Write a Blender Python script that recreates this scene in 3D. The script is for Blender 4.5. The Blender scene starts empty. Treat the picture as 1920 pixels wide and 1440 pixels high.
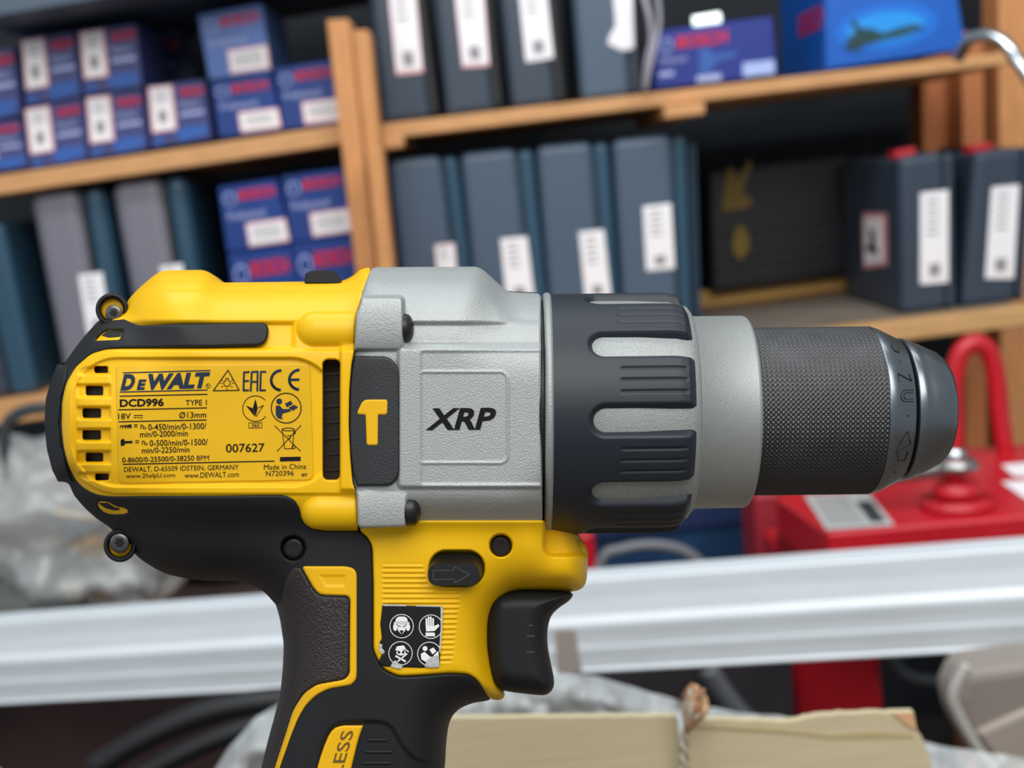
import bpy, bmesh, math, random
import numpy as np
from mathutils import Matrix, Vector
random.seed(7)
SC = bpy.context.scene
COL = SC.collection
R_ = math.radians
# ---------------------------------------------------------------- camera, sky, lamps, exposure
F = 2300.0                       # focal length in pixels of the 1920 frame
S = 0.122e-3                     # metres per drill unit
DD = F                           # drill mid-plane distance in drill units
PITCH, ROLL = R_(9.6), R_(6.0)
CAM = Vector((0, 0, 1.3))
up_c = Vector((-math.sin(ROLL)*math.cos(PITCH), math.cos(ROLL)*math.cos(PITCH), math.sin(PITCH)))
rt_c = Vector((math.cos(ROLL), math.sin(ROLL), 0))
fw_c = up_c.cross(rt_c)
RC = Matrix((rt_c, fw_c, up_c))  # camera axes -> world axes
cd = bpy.data.cameras.new('camera'); cam = bpy.data.objects.new('camera', cd); COL.objects.link(cam)
cam.matrix_world = Matrix.Translation(CAM) @ RC.to_4x4()
cd.sensor_width = 36; cd.lens = 36*F/1920; cd.clip_start = .01; cd.clip_end = 50
cd.dof.use_dof = True; cd.dof.focus_distance = (DD-165)*S; cd.dof.aperture_fstop = 17
SC.camera = cam
w = bpy.data.worlds.new('world'); SC.world = w; w.use_nodes = True
w.node_tree.nodes['Background'].inputs[0].default_value = (.80, .92, 1.0, 1)
w.node_tree.nodes['Background'].inputs[1].default_value = .40
def lamp(name, loc, target, size, power, color, sy=None):
    l = bpy.data.lights.new(name, 'AREA'); l.shape = 'RECTANGLE'; l.size = size; l.size_y = sy or size
    l.energy = power; l.color = color
    o = bpy.data.objects.new(name, l); COL.objects.link(o); o.location = loc
    o.rotation_euler = (Vector(target)-Vector(loc)).to_track_quat('-Z', 'Y').to_euler()
    return o
lamp('overhead_area', (-.3, .3, 3.0), (0, .6, 1.2), 1.8, 13, (.84, .94, 1.0), 1.2)
lamp('overhead_area', (.5, -1.1, 2.9), (.1, 1.5, 1.1), 2.6, 64, (1.0, .97, .93), 1.4)
lamp('overhead_area', (.1, .9, 3.0), (.1, 2.2, .8), 2.6, 20, (.93, .97, 1.0), .3)  # unseen lamp added to brighten the rack
lamp('overhead_area', (-2.2, -.9, 2.4), (-.2, 1.2, 1.1), 1.2, 9, (1.0, .93, .90), 1.2)
SC.view_settings.view_transform = 'Standard'; SC.view_settings.look = 'None'
SC.view_settings.exposure = 0.0; SC.view_settings.gamma = 1.0; SC.view_settings.use_curve_mapping = False

# ---------------------------------------------------------------- materials
def srgb(r, g, b):
    f = lambda c: (c/255/12.92) if c/255 <= .04045 else ((c/255+.055)/1.055)**2.4
    return (f(r), f(g), f(b), 1)
MATS = {}
def mat(name, col, rough=.5, metal=0., bump=0., bscale=200., var=0., vscale=20., trans=0., alpha=1., spec=.5, bdist=.0005, stretch=None, coat=0.):
    if name in MATS: return MATS[name]
    m = bpy.data.materials.new(name); m.use_nodes = True; nt = m.node_tree; b = nt.nodes['Principled BSDF']
    b.inputs['Base Color'].default_value = col; b.inputs['Roughness'].default_value = rough
    b.inputs['Metallic'].default_value = metal; b.inputs['Transmission Weight'].default_value = trans
    b.inputs['Alpha'].default_value = alpha; b.inputs['Specular IOR Level'].default_value = spec
    b.inputs['Coat Weight'].default_value = coat
    tc = nt.nodes.new('ShaderNodeTexCoord'); out = tc.outputs['Object']
    if stretch:
        mp = nt.nodes.new('ShaderNodeMapping'); mp.inputs['Scale'].default_value = stretch
        nt.links.new(out, mp.inputs['Vector']); out = mp.outputs[0]
    if bump:
        n = nt.nodes.new('ShaderNodeTexNoise'); n.inputs['Scale'].default_value = bscale; n.inputs['Detail'].default_value = 3
        bp = nt.nodes.new('ShaderNodeBump'); bp.inputs['Strength'].default_value = bump; bp.inputs['Distance'].default_value = bdist
        nt.links.new(out, n.inputs['Vector']); nt.links.new(n.outputs['Fac'], bp.inputs['Height'])
        nt.links.new(bp.outputs[0], b.inputs['Normal'])
    if var:
        n2 = nt.nodes.new('ShaderNodeTexNoise'); n2.inputs['Scale'].default_value = vscale; n2.inputs['Detail'].default_value = 4
        nt.links.new(out, n2.inputs['Vector'])
        cr = nt.nodes.new('ShaderNodeValToRGB')
        cr.color_ramp.elements[0].position = .3; cr.color_ramp.elements[1].position = .7
        cr.color_ramp.elements[0].color = tuple(c*(1-var) for c in col[:3])+(1,)
        cr.color_ramp.elements[1].color = tuple(min(1, c*(1+var)) for c in col[:3])+(1,)
        nt.links.new(n2.outputs['Fac'], cr.inputs[0]); nt.links.new(cr.outputs[0], b.inputs['Base Color'])
    MATS[name] = m; return m
YEL = mat('yellow_plastic', (.74, .42, .001, 1), .42, spec=.32, bump=.10, bscale=9000, bdist=.0001, var=.03, vscale=60)
YELA = mat('yellow_accent', (.72, .39, .001, 1), .5, spec=.35)
YLAB = mat('yellow_label', (.66, .375, .004, 1), .38, spec=.35, var=.04, vscale=90, bump=.05, bscale=2500, bdist=.0001)
RUB = mat('black_rubber', (.009, .0095, .0115, 1), .58, spec=.3, bump=.15, bscale=6000, bdist=.0001)
GRIP = mat('grip_rubber', (.022, .015, .015, 1), .45, bump=.8, bscale=1900, bdist=.0005)
COLR = mat('collar_rubber', (.009, .013, .020, 1), .48, spec=.42, bump=.1, bscale=7000, bdist=.0001)
SIL = mat('cast_aluminium', (.36, .375, .37, 1), .56, metal=.6, bump=.6, bscale=3000, bdist=.00025, var=.08, vscale=4000)
SILF = mat('fine_silver', (.36, .375, .365, 1), .52, metal=.7, bump=.35, bscale=5000, bdist=.0002, var=.14, vscale=6000)
SILP = mat('sparkle_silver', (.30, .315, .31, 1), .55, metal=.5, bump=.4, bscale=2600, bdist=.0002, var=.25, vscale=4500)
BLK = mat('black_plastic', (.008, .008, .009, 1), .4, spec=.4)
VOID = mat('dark_interior', (.004, .003, .003, 1), .8)
STEEL = mat('dark_steel', (.20, .22, .24, 1), .3, metal=.95, bump=.05, bscale=3000, bdist=.0001)
KNURL = mat('knurled_steel', (.040, .040, .043, 1), .36, metal=.45, spec=.8, var=.2, vscale=150)
SCRW = mat('screw_steel', (.12, .12, .12, 1), .35, metal=.9)
INK = mat('print_ink', (.006, .006, .007, 1), .7, spec=.15)
INKB = mat('print_ink_navy', srgb(30, 42, 62), .65, spec=.2)
INKW = mat('print_white', (.72, .74, .72, 1), .5)

# ---------------------------------------------------------------- generic helpers
def tag(o, label=None, cat=None, group=None, kind=None):
    if label: o['label'] = label
    if cat: o['category'] = cat
    if group: o['group'] = group
    if kind: o['kind'] = kind
    return o
def link(name, me, m, parent=None, smooth=True):
    o = bpy.data.objects.new(name, me); COL.objects.link(o)
    if m: me.materials.append(m)
    if parent: o.parent = parent
    if smooth: me.polygons.foreach_set('use_smooth', [True]*len(me.polygons))
    return o
def fastmesh(name, V, Q):
    V = np.asarray(V, dtype=np.float32); Q = np.asarray(Q, dtype=np.int32)
    me = bpy.data.meshes.new(name)
    n = Q.shape[1]
    me.vertices.add(len(V)); me.vertices.foreach_set('co', V.ravel())
    me.loops.add(Q.size); me.loops.foreach_set('vertex_index', Q.ravel())
    me.polygons.add(len(Q)); me.polygons.foreach_set('loop_start', np.arange(0, Q.size, n, dtype=np.int32))
    me.update(calc_edges=True); me.validate()
    return me
def pymesh(name, V, Fc):
    me = bpy.data.meshes.new(name); me.from_pydata([tuple(v) for v in V], [], [tuple(f) for f in Fc]); me.update(); return me

# ---- text glyph cache, made in one go from Blender's own font
TEXTS = [('D', 3), ('WALT', 3), ('E', 3), ('BRUSHLESS', 0), ('o', 1), ('DCD996', 1), ('TYPE 1', 0), ('18V', 0), ('\u00d813mm', 0), ('= n', 0), ('o', 0),
 ('0-450/min/0-1300/', 0), ('min/0-2000/min', 0), ('0-500/min/0-1500/', 0), ('min/0-2250/min', 0),
 ('0-8600/0-25500/0-38250', 0), ('BPM', 2), ('DEWALT, D-65509 IDSTEIN, GERMANY', 2), ('www.2helpU.com', 2), ('www.DEWALT.com', 2),
 ('007627', 0), ('Made in China', 2), ('N720396', 2), ('WY', 1), ('060', 0), ('R', 0), ('XRP', 1), ('BRUSHLESS', 1),
 ('BOSCH', 1), ('Professional', 0), ('BOSCH', 0)]
GL = {}
def bake_texts():
    obs = []
    for s, b in TEXTS:
        cu = bpy.data.curves.new('t', 'FONT'); cu.body = s; cu.resolution_u = 3
        cu.offset = {0: .005, 1: .030, 2: -.002, 3: .055}[b]
        o = bpy.data.objects.new('t', cu); COL.objects.link(o); obs.append((s, b, o, cu))
    dg = bpy.context.evaluated_depsgraph_get(); dg.update()
    for s, b, o, cu in obs:
        me = bpy.data.meshes.new_from_object(o.evaluated_get(dg), depsgraph=dg)
        V = np.array([v.co[:2] for v in me.vertices]); Fc = [tuple(p.vertices) for p in me.polygons]
        lo, hi = V.min(0), V.max(0); GL[(s, b)] = ((V-lo)/(hi-lo), Fc)
        bpy.data.meshes.remove(me)
    for s, b, o, cu in obs: bpy.data.objects.remove(o); bpy.data.curves.remove(cu)
bake_texts()

class Print:
    """collects flat print in pixel coordinates; z gives the height of the surface it lies on"""
    def __init__(s): s.V = []; s.F = []
    def add(s, V, Fc):
        o = len(s.V); s.V += [tuple(v) for v in V]; s.F += [tuple(i+o for i in f) for f in Fc]
    def text(s, t, b, x0, y0, x1, y1, rise=-.022, slant=0.):
        V, Fc = GL[(t, b)]
        X = x0+(x1-x0)*V[:, 0]; Yb = y1-(y1-y0)*V[:, 1]
        X = X+slant*(y1-Yb); Yb = Yb+rise*(X-(x0+x1)/2)
        s.add(np.stack([X, Yb], 1), Fc)
    def quadtext(s, t, b, TL, TR, BR, BL):
        V, Fc = GL[(t, b)]; u = V[:, :1]; v = 1-V[:, 1:2]
        TL, TR, BR, BL = map(np.array, (TL, TR, BR, BL))
        s.add((1-v)*((1-u)*TL+u*TR)+v*((1-u)*BL+u*BR), Fc)
    def poly(s, pts): s.add(pts, [tuple(range(len(pts)))])
    def line(s, pts, w, closed=False):
        P = [np.array(p, float) for p in pts]; n = len(P)
        if closed: P = P+[P[0]]
        for a, b in zip(P[:-1], P[1:]):
            d = b-a; L = np.hypot(*d)
            if L < 1e-6: continue
            d = d/L; nn = np.array([-d[1], d[0]])*w/2; e = d*w*.25; m_ = max(1, int(L/7)); a = a-e; b = b+e
            pp = [a+(b-a)*i/m_ for i in range(m_+1)]
            s.add([q+nn for q in pp]+[q-nn for q in pp], [(i, i+1, m_+2+i, m_+1+i) for i in range(m_)])
    def arc(s, cx, cy, r, w, a0=0, a1=360, n=36, ry=None):
        ry = ry or r
        s.line([(cx+r*math.cos(R_(a0+(a1-a0)*i/n)), cy-ry*math.sin(R_(a0+(a1-a0)*i/n))) for i in range(n+1)], w)
    def disc(s, cx, cy, r, ry=None, n=20):
        ry = ry or r
        s.poly([(cx+r*math.cos(2*math.pi*i/n), cy+ry*math.sin(2*math.pi*i/n)) for i in range(n)])

# ================================================================ THE PLACE BEHIND
def ray(px, py): return RC @ Vector((px-960, 720-py, -F))
def W(px, py, Y):
    d = ray(px, py); return CAM+d*((Y-CAM.y)/d.y)
def Wz(px, py, z):
    d = ray(px, py); return CAM+d*((z-CAM.z)/d.z)
def bmobj(name, bm, m, parent=None, smooth=False, org=None):
    org = org or (Vector(parent.location) if parent else None)
    me = bpy.data.meshes.new(name); bm.normal_update()
    if org is not None: bmesh.ops.translate(bm, verts=bm.verts, vec=-org)
    bm.to_mesh(me); bm.free()
    o = link(name, me, m, parent, smooth)
    if org is not None and parent is None: o.location = org
    return o
def thing(name, loc, label, cat, group=None):
    o = bpy.data.objects.new(name, None); COL.objects.link(o); o.location = loc; o.empty_display_size = .05
    return tag(o, label, cat, group)
def prism_bm(front, vec, bevel=0., seg=2):
    """front: 3D points of the front face; vec: extrusion"""
    bm = bmesh.new(); n = len(front); vec = Vector(vec)
    a = [bm.verts.new(p) for p in front]; b = [bm.verts.new(Vector(p)+vec) for p in front]
    bm.faces.new(a); bm.faces.new(b[::-1])
    for i in range(n): bm.faces.new((a[(i+1) % n], a[i], b[i], b[(i+1) % n]))
    bmesh.ops.recalc_face_normals(bm, faces=bm.faces)
    if bevel: bmesh.ops.bevel(bm, geom=bm.edges[:], offset=bevel, segments=seg, affect='EDGES', profile=.5)
    return bm
class Quad:
    """front face of a box: TL TR BR BL in the picture, standing on the plane y = Y"""
    def __init__(s, TL, TR, BR, BL, Y): s.p = [W(*c, Y) for c in (TL, TR, BR, BL)]; s.Y = Y
    def stand(s, z):
        for i in (2, 3): s.p[i] = Vector((s.p[i].x, s.p[i].y, z))
        return s
    def on(s, key):
        a, b = [v for k, v in BD.items() if key in k][0]
        for i in (2, 3):
            p = s.p[i]; t = (p.x-a.x)/(b.x-a.x); z = a.z+(b.z-a.z)*t+.0005
            if abs(z-p.z) < .06: s.p[i] = Vector((p.x, p.y, z))
        return s
    def f(s, u, v, off=0.):
        a, b, c, d = s.p; q = (a*(1-u)+b*u)*(1-v)+(d*(1-u)+c*u)*v
        return Vector((q.x, q.y-off, q.z))
    def sub(s, u0, v0, u1, v1, off=0.): return [s.f(u0, v0, off), s.f(u1, v0, off), s.f(u1, v1, off), s.f(u0, v1, off)]
    def base(s, depth): return (s.p[2]+s.p[3])/2+Vector((0, depth/2, 0))
def sheet(name, pts, m, parent, label=None, thick=.0012):
    o = bmobj(name, prism_bm(pts, (0, thick, 0)), m, parent)
    if label: o['label'] = label
    return o
def qtext(name, q, t, u0, v0, u1, v1, m, parent, off=.002):
    V, Fc = GL[t]
    pts = [q.f(u0+(u1-u0)*x, v1-(v1-v0)*y, off)-Vector(parent.location) for x, y in V]
    return link(name, pymesh(name, pts, Fc), m, parent, False)
def tube(name, pts, r, m, parent=None, n=12, org=None, sub=6):
    P = [Vector(p) for p in pts]; C = []
    for i in range(len(P)-1):
        p0, p1, p2, p3 = P[max(i-1, 0)], P[i], P[i+1], P[min(i+2, len(P)-1)]
        for k in range(sub):
            t = k/sub; C.append(.5*((2*p1)+(p2-p0)*t+(2*p0-5*p1+4*p2-p3)*t*t+(3*p1-p0-3*p2+p3)*t**3))
    C.append(P[-1]); V = []; Fc = []
    org = org or (Vector(parent.location) if parent else C[0])
    ref = Vector((0, 1, 0))
    for i, c in enumerate(C):
        tn = (C[min(i+1, len(C)-1)]-C[max(i-1, 0)]).normalized()
        a = ref-tn*ref.dot(tn)
        if a.length < 1e-3: a = Vector((1, 0, 0))
        a.normalize(); ref = a; b = tn.cross(a)
        rr = r[min(i, len(r)-1)] if isinstance(r, (list, tuple)) else r
        for k in range(n): V.append(c-org+(a*math.cos(2*math.pi*k/n)+b*math.sin(2*math.pi*k/n))*rr)
    for i in range(len(C)-1):
        for k in range(n): j = (k+1) % n; Fc.append((i*n+k, i*n+j, (i+1)*n+j, (i+1)*n+k))
    Fc.append(tuple(range(n))[::-1]); Fc.append(tuple((len(C)-1)*n+k for k in range(n)))
    o = link(name, pymesh(name, V, Fc), m, parent)
    if parent is None: o.location = org
    return o
def cyl(name, c, r, h, m, parent, n=24, r2=None):
    bm = bmesh.new(); bmesh.ops.create_cone(bm, cap_ends=True, segments=n, radius1=r, radius2=r2 or r, depth=h)
    bmesh.ops.bevel(bm, geom=[e for e in bm.edges if len(e.link_faces) == 2 and any(len(f.verts) > 4 for f in e.link_faces)], offset=min(r, h)*.12, segments=2, affect='EDGES')
    bmesh.ops.translate(bm, verts=bm.verts, vec=Vector(c)+Vector((0, 0, h/2)))
    return bmobj(name, bm, m, parent, True)

WOOD = mat('pale_pine', srgb(210, 155, 102), .6, bump=.3, bscale=60, var=.16, vscale=14, stretch=(1.2, 8, 14), bdist=.001)
WOODV = mat('pine_stud', srgb(208, 144, 88), .6, bump=.3, bscale=60, var=.16, vscale=14, stretch=(14, 8, 1.2), bdist=.001)
WOODR = mat('reddish_stud', srgb(196, 118, 68), .6, var=.18, vscale=14, stretch=(14, 8, 1.2))
SLATE = mat('slate_case', srgb(74, 92, 112), .45, bump=.3, bscale=500, bdist=.0004)
TEAL = mat('teal_case', srgb(44, 78, 100), .42, bump=.3, bscale=500, bdist=.0004)
GREYC = mat('grey_case', srgb(122, 120, 132), .45, bump=.3, bscale=500, bdist=.0004)
DSLATE = mat('dark_slate_case', srgb(52, 64, 80), .45, bump=.3, bscale=500, bdist=.0004)
BLUE = mat('blue_carton', srgb(26, 60, 134), .4, var=.12, vscale=9)
BLUEV = mat('violet_blue_carton', srgb(60, 66, 120), .42, var=.12, vscale=9)
LBLUE = mat('light_blue_carton', srgb(88, 118, 184), .42, var=.12, vscale=9)
BRIGHT = mat('bright_blue_carton', srgb(0, 92, 190), .38)
GLOWB = mat('light_blue_print', srgb(20, 150, 235), .4)
NAVY = mat('navy_carton', srgb(16, 34, 78), .4, var=.15, vscale=9)
BARC = mat('bar_code_grey', srgb(150, 146, 150), .5)
PAPER = mat('label_paper', srgb(250, 246, 248), .5)
PINK = mat('label_pink_edge', srgb(240, 186, 188), .5)
REDP = mat('red_print', srgb(220, 24, 62), .45)
PALE = mat('pale_print', srgb(170, 180, 225), .5)
SKYP = mat('sky_print', srgb(44, 92, 172), .45)
GREYP = mat('grey_print', srgb(120, 118, 122), .5)
GREENP = mat('dark_green_print', srgb(16, 62, 66), .5)
DARKW = mat('dark_wall', srgb(16, 22, 30), .8, var=.3, vscale=3)
FLOORM = mat('dark_concrete_floor', srgb(58, 50, 48), .7, var=.25, vscale=5)
RED = mat('red_paint', srgb(192, 26, 40), .35, var=.06, vscale=8)
ALU = mat('white_aluminium', srgb(222, 228, 233), .5, metal=.2, var=.04, vscale=6, stretch=(1, 8, 8))
CHROME = mat('chrome', srgb(200, 205, 210), .12, metal=1.)
DGREY = mat('dark_grey_plastic', srgb(52, 56, 60), .5)
LGREY = mat('light_grey_rubber', srgb(110, 112, 116), .5)
BLKP = mat('matt_black_plastic', srgb(18, 19, 22), .5)
CARD = mat('cardboard', srgb(192, 179, 146), .75, bump=.35, bscale=30, var=.05, vscale=10, stretch=(1, 1, 14), bdist=.0008)
FILM = mat('clear_film', (.80, .82, .82, 1), .22, trans=.72, bump=.6, bscale=38, bdist=.004)

# ---- the room
def box_struct(name, lo, hi, m):
    bm = bmesh.new(); bmesh.ops.create_cube(bm, size=1); lo, hi = Vector(lo), Vector(hi)
    for v in bm.verts: v.co = Vector([lo[i] if v.co[i] < 0 else hi[i] for i in range(3)])
    me = bpy.data.meshes.new(name); bm.to_mesh(me); bm.free(); return tag(link(name, me, m, None, False), kind='structure')
box_struct('floor', (-3, -1.5, -.05), (3, 2.75, 0), FLOORM)
box_struct('wall_back', (-3, 2.6, 0), (3, 2.7, 2.9), DARKW)
box_struct('trim_1', tuple(W(1780, 60, 2.35))[:1]+(2.35, 1.72), (2.6, 2.4, 2.2), mat('weathered_board', srgb(128, 118, 98), .8, var=.2, vscale=6))

box_struct('added_counter', (-.9, -.6, .86), (.9, .72, .90), mat('added_counter_wood', srgb(92, 78, 66), .6, var=.2, vscale=5))  # unseen wooden top added to block light from below and bounce it warm
box_struct('trim_2', (-.85, -.55, 0), (.85, -.5, .86), WOOD)  # unseen leg of the added wooden top
# ---- the rack: boards and studs
BD = {}
def plank(name, quad, Y, depth, m, label, group=None, bevel=.002):
    q = Quad(*quad, Y); BD[label] = (q.p[0], q.p[1])
    if name == 'wooden_post' and quad[2][1] > 900: q.stand(0)
    o = bmobj(name, prism_bm(q.p, (0, depth, 0), bevel, 1), m, None, org=q.base(depth))
    return tag(o, label, 'shelf board' if 'board' in name else 'post', group)
plank('shelf_board', ((-60,338),(646,232),(641,270),(-60,374)), 1.99, .5, WOOD, 'pine shelf board under the two-row stack of blue cartons, upper left')
plank('shelf_board', ((-60,760),(660,664),(660,705),(-60,806)), 1.99, .5, WOOD, 'pine shelf board low at the left edge, behind the back of the drill')
plank('shelf_board', ((695,235),(1898,96),(1898,120),(697,264)), 1.99, .52, WOOD, 'long pine shelf board carrying the upper row of upright tool cases and blue cartons')
plank('shelf_board', ((790,712),(1940,575),(1940,609),(790,752)), 1.90, .6, mat('worn_pine', srgb(206, 158, 104), .6, var=.16, vscale=10, stretch=(1.2, 8, 14)), 'pine shelf board under the right-hand tool cases, behind the chuck')
plank('shelf_board', ((-60,-70),(640,-170),(640,-80),(-60,40)), 1.9, .5, mat('painted_board', srgb(78, 92, 106), .6), 'slate-painted board across the top left corner')
plank('wooden_cleat', ((697,262),(757,254),(757,276),(699,284)), 1.98, .4, WOOD, 'short pine cleat under the left end of the long upper shelf board')
plank('wooden_cleat', ((1245,199),(1322,190),(1322,214),(1247,223)), 1.965, .4, WOOD, 'small pine cleat under the middle of the long upper shelf board')
plank('back_board', ((1290,549),(1600,512),(1600,540),(1290,580)), 2.36, .02, mat('ochre_board', srgb(178, 140, 78), .7), 'ochre wooden strip at the back of the right lower shelf')
plank('wooden_post', ((612,37),(655,35),(748,1000),(717,1000)), 1.915, .07, WOODV, 'left of the two central pine studs, topping out above the blue cartons')
plank('wooden_post', ((660,57),(691,55),(774,1000),(750,1000)), 1.915, .07, WOODV, 'right of the two central pine studs, beside the leftmost upper tool case')
plank('wooden_post', ((688,280),(716,277),(762,1000),(722,1000)), 1.84, .055, WOODV, 'short pine stud holding the long upper shelf board, beside the slate cases')
plank('wooden_post', ((1727,100),(1779,100),(1784,560),(1736,560)), 2.40, .07, WOODR, 'leftmost of the three reddish studs at the right end of the rack')
plank('wooden_post', ((1803,60),(1844,60),(1838,1000),(1796,1000)), 2.32, .07, WOODR, 'middle reddish stud at the right end of the rack')
plank('wooden_post', ((1872,-60),(1960,-60),(1946,1000),(1864,1000)), 2.34, .08, mat('orange_stud', srgb(216, 148, 92), .6, var=.15, vscale=14, stretch=(14, 8, 1.2)), 'broad orange-brown stud at the right edge of the photo')

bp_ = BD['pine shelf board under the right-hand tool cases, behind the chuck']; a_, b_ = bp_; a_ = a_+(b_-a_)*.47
tag(bmobj('worn_shaded_top', prism_bm([a_+Vector((.01, .05, .0005)), b_+Vector((-.01, .05, .0005)), b_+Vector((-.01, .44, .0005)), a_+Vector((.01, .44, .0005))], (0, 0, .0006)), mat('worn_shaded_grey', srgb(122, 110, 98), .8, var=.2, vscale=6), None, org=(a_+b_)/2+Vector((0, .25, 0))), 'grey-brown layer, wear and shade put into its colour, on the lower right shelf', 'overlay')  # thin layer whose colour holds the wear and shade of the board top
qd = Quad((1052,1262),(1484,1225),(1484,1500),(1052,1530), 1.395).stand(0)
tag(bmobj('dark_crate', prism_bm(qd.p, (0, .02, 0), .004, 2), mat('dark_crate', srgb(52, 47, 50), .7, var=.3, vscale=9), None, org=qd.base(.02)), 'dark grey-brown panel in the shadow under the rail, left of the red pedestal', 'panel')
# ---- cartons
def carton(quad, Y, depth, m, label, group, style):
    q = Quad(*quad, Y); t = thing('carton', q.base(depth), label, 'box', group)
    bmobj('box_body', prism_bm(q.p, (0, depth, 0), .0018, 1), m, t)
    if style == 'tall':      # upright sticker at the left, small print at the right
        sheet('price_sticker', q.sub(.04, .03, .45, .76, .001), PINK, t, 'white sticker with a pink edge')
        s = sheet('sticker_face', q.sub(.08, .06, .41, .73, .0018), PAPER, t)
        sheet('bar_code', q.sub(.17, .42, .31, .62, .0024), BARC, t)
        for k in range(3): sheet('print_line', q.sub(.14, .13+.07*k, .35, .15+.07*k, .0024), GREYP, t)
        qtext('logo_text', q, ('BOSCH', 1), .58, .10, .96, .24, REDP, t)
        qtext('small_text', q, ('Professional', 0), .52, .31, .86, .42, PALE, t)
        sheet('print_line', q.sub(.53, .50, .93, .56, .001), PALE, t)
        sheet('picture_print', [q.f(.40, .80, .001), q.f(.58, .74, .001), q.f(.92, .75, .001), q.f(.97, .83, .001), q.f(.9, .93, .001), q.f(.5, .97, .001)], SKYP, t)
        sheet('picture_print', [q.f(.06+.17*1, .86+.08, .001)+Vector((0, 0, 0))]+[q.f(.14+.11*math.cos(a), .91+.06*math.sin(a), .001) for a in (.4, 1.2, 2., 2.8, 3.6, 4.4, 5.2, 6.)], SKYP, t)
    elif style == 'wide':
        qtext('logo_text', q, ('BOSCH', 1), .34, .10, .92, .25, REDP, t)
        sheet('emblem', [q.f(.17+.11*math.cos(a*.5236), .21+.10*math.sin(a*.5236), .001) for a in range(12)], PALE, t)
        sheet('emblem_centre', [q.f(.17+.085*math.cos(a*.5236), .21+.077*math.sin(a*.5236), .0018) for a in range(12)], m, t)
        qtext('small_text', q, ('Professional', 0), .10, .40, .70, .53, PALE, t)
        sheet('price_sticker', q.sub(.36, .60, 1.0, .95, .001), PINK, t, 'white sticker with a pink edge')
        sheet('sticker_face', q.sub(.39, .63, .97, .92, .0018), PAPER, t)
        for k in range(4): sheet('print_line', q.sub(.45, .68+.05*k, .90, .695+.05*k, .0024), GREYP, t)
    return t
G1 = 'blue cartons with upright stickers on the upper left shelf'
G2 = 'blue cartons with wide stickers'
YB = 2.02
for quad, m, lb in ((((-62,238),(38,222),(54,314),(-44,328)), BLUEV, 'blue carton at the left edge, lower row, mostly outside the photo'),
    (((42,203),(154,184),(165,300),(57,318)), BLUEV, 'blue carton with upright sticker, lower row, second from the left edge'),
    (((157,181),(266,168),(278,281),(168,298)), BLUEV, 'blue carton with upright sticker, lower row, third from the left edge'),
    (((273,161),(383,149),(397,260),(284,278)), BLUEV, 'blue carton with upright sticker, lower row, nothing stacked on it'),
    (((-62,105),(27,86),(40,216),(-54,234)), BLUEV, 'blue carton at the left edge, upper row, mostly outside the photo'),
    (((36,73),(138,58),(154,181),(48,200)), BLUEV, 'blue carton with upright sticker, upper row, second from the left edge'),
    (((144,58),(255,42),(268,164),(157,178)), BLUEV, 'blue carton with upright sticker, right-hand end of the upper row')):
    carton(quad, YB, .18, m, lb, G1, 'tall')
for quad, m, lb in ((((394,153),(508,138),(529,244),(411,259)), BLUE, 'dark blue carton under the tall pale blue one on the upper left shelf'),
    (((513,128),(628,111),(645,231),(531,243)), BLUE, 'dark blue carton beside the central studs on the upper left shelf'),
    (((370,27),(491,5),(508,135),(392,150)), LBLUE, 'pale blue carton standing highest on the upper left shelf'),
    (((408,350),(519,334),(545,458),(426,474)), BLUE, 'dark blue carton, top of the left stack on the lower left shelf'),
    (((427,477),(546,461),(574,650),(452,668)), BLUE, 'dark blue carton, second in the left stack on the lower left shelf'),
    (((527,330),(643,314),(662,440),(546,456)), BLUE, 'dark blue carton, top of the stack next to the central stud, lower left shelf'),
    (((547,458),(663,443),(690,634),(575,650)), BLUE, 'dark blue carton, second in the stack next to the central stud, lower left shelf')):
    carton(quad, YB, .22, m, lb, G2, 'wide')
q = Quad((262,62),(340,50),(372,152),(278,163), 2.24); t = thing('carton', q.base(.15), 'dark navy carton lying in shadow behind the front row', 'box')
bmobj('box_body', prism_bm(q.p, (0, .15, 0), .002, 1), NAVY, t); qtext('logo_text', q, ('BOSCH', 1), .25, .2, .8, .4, REDP, t); sheet('print_line', q.sub(.1, .6, .6, .68, .001), PALE, t)

# upper right cartons
q = Quad((1234,58),(1449,30),(1458,141),(1228,167), YB); t = thing('carton', q.base(.2), 'long low blue carton beside the torn-label case on the upper right shelf', 'box')
bmobj('box_body', prism_bm(q.p, (0, .2, 0), .002, 1), mat('royal_blue_carton', srgb(22, 44, 136), .4), t)
qtext('logo_text', q, ('BOSCH', 1), .17, .13, .60, .35, REDP, t)
sheet('emblem', [q.f(.08+.055*math.cos(a*.5236), .28+.13*math.sin(a*.5236), .001) for a in range(12)], PALE, t); sheet('emblem_centre', [q.f(.08+.042*math.cos(a*.5236), .28+.10*math.sin(a*.5236), .0018) for a in range(12)], BLUE, t)
qtext('small_text', q, ('Professional', 0), .02, .47, .25, .58, PALE, t); sheet('print_line', q.sub(.03, .72, .15, .80, .001), PALE, t)
sheet('picture_print', [q.f(.36, .40, .001), q.f(.44, .40, .001), q.f(.48, .52, .001), q.f(.68, .52, .001), q.f(.66, .6, .001), q.f(.5, .66, .001), q.f(.44, .84, .001), q.f(.36, .84, .001)], SKYP, t)
sheet('sticker_face', q.sub(.34, .86, .54, .97, .001), PALE, t); sheet('sticker_face', q.sub(.72, .73, .98, .96, .001), mat('bluish_label', srgb(170, 190, 240), .5), t)
qtext('small_text', q, ('N720396', 2), .76, .78, .92, .86, BLUE, t, .003) if False else None
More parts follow.
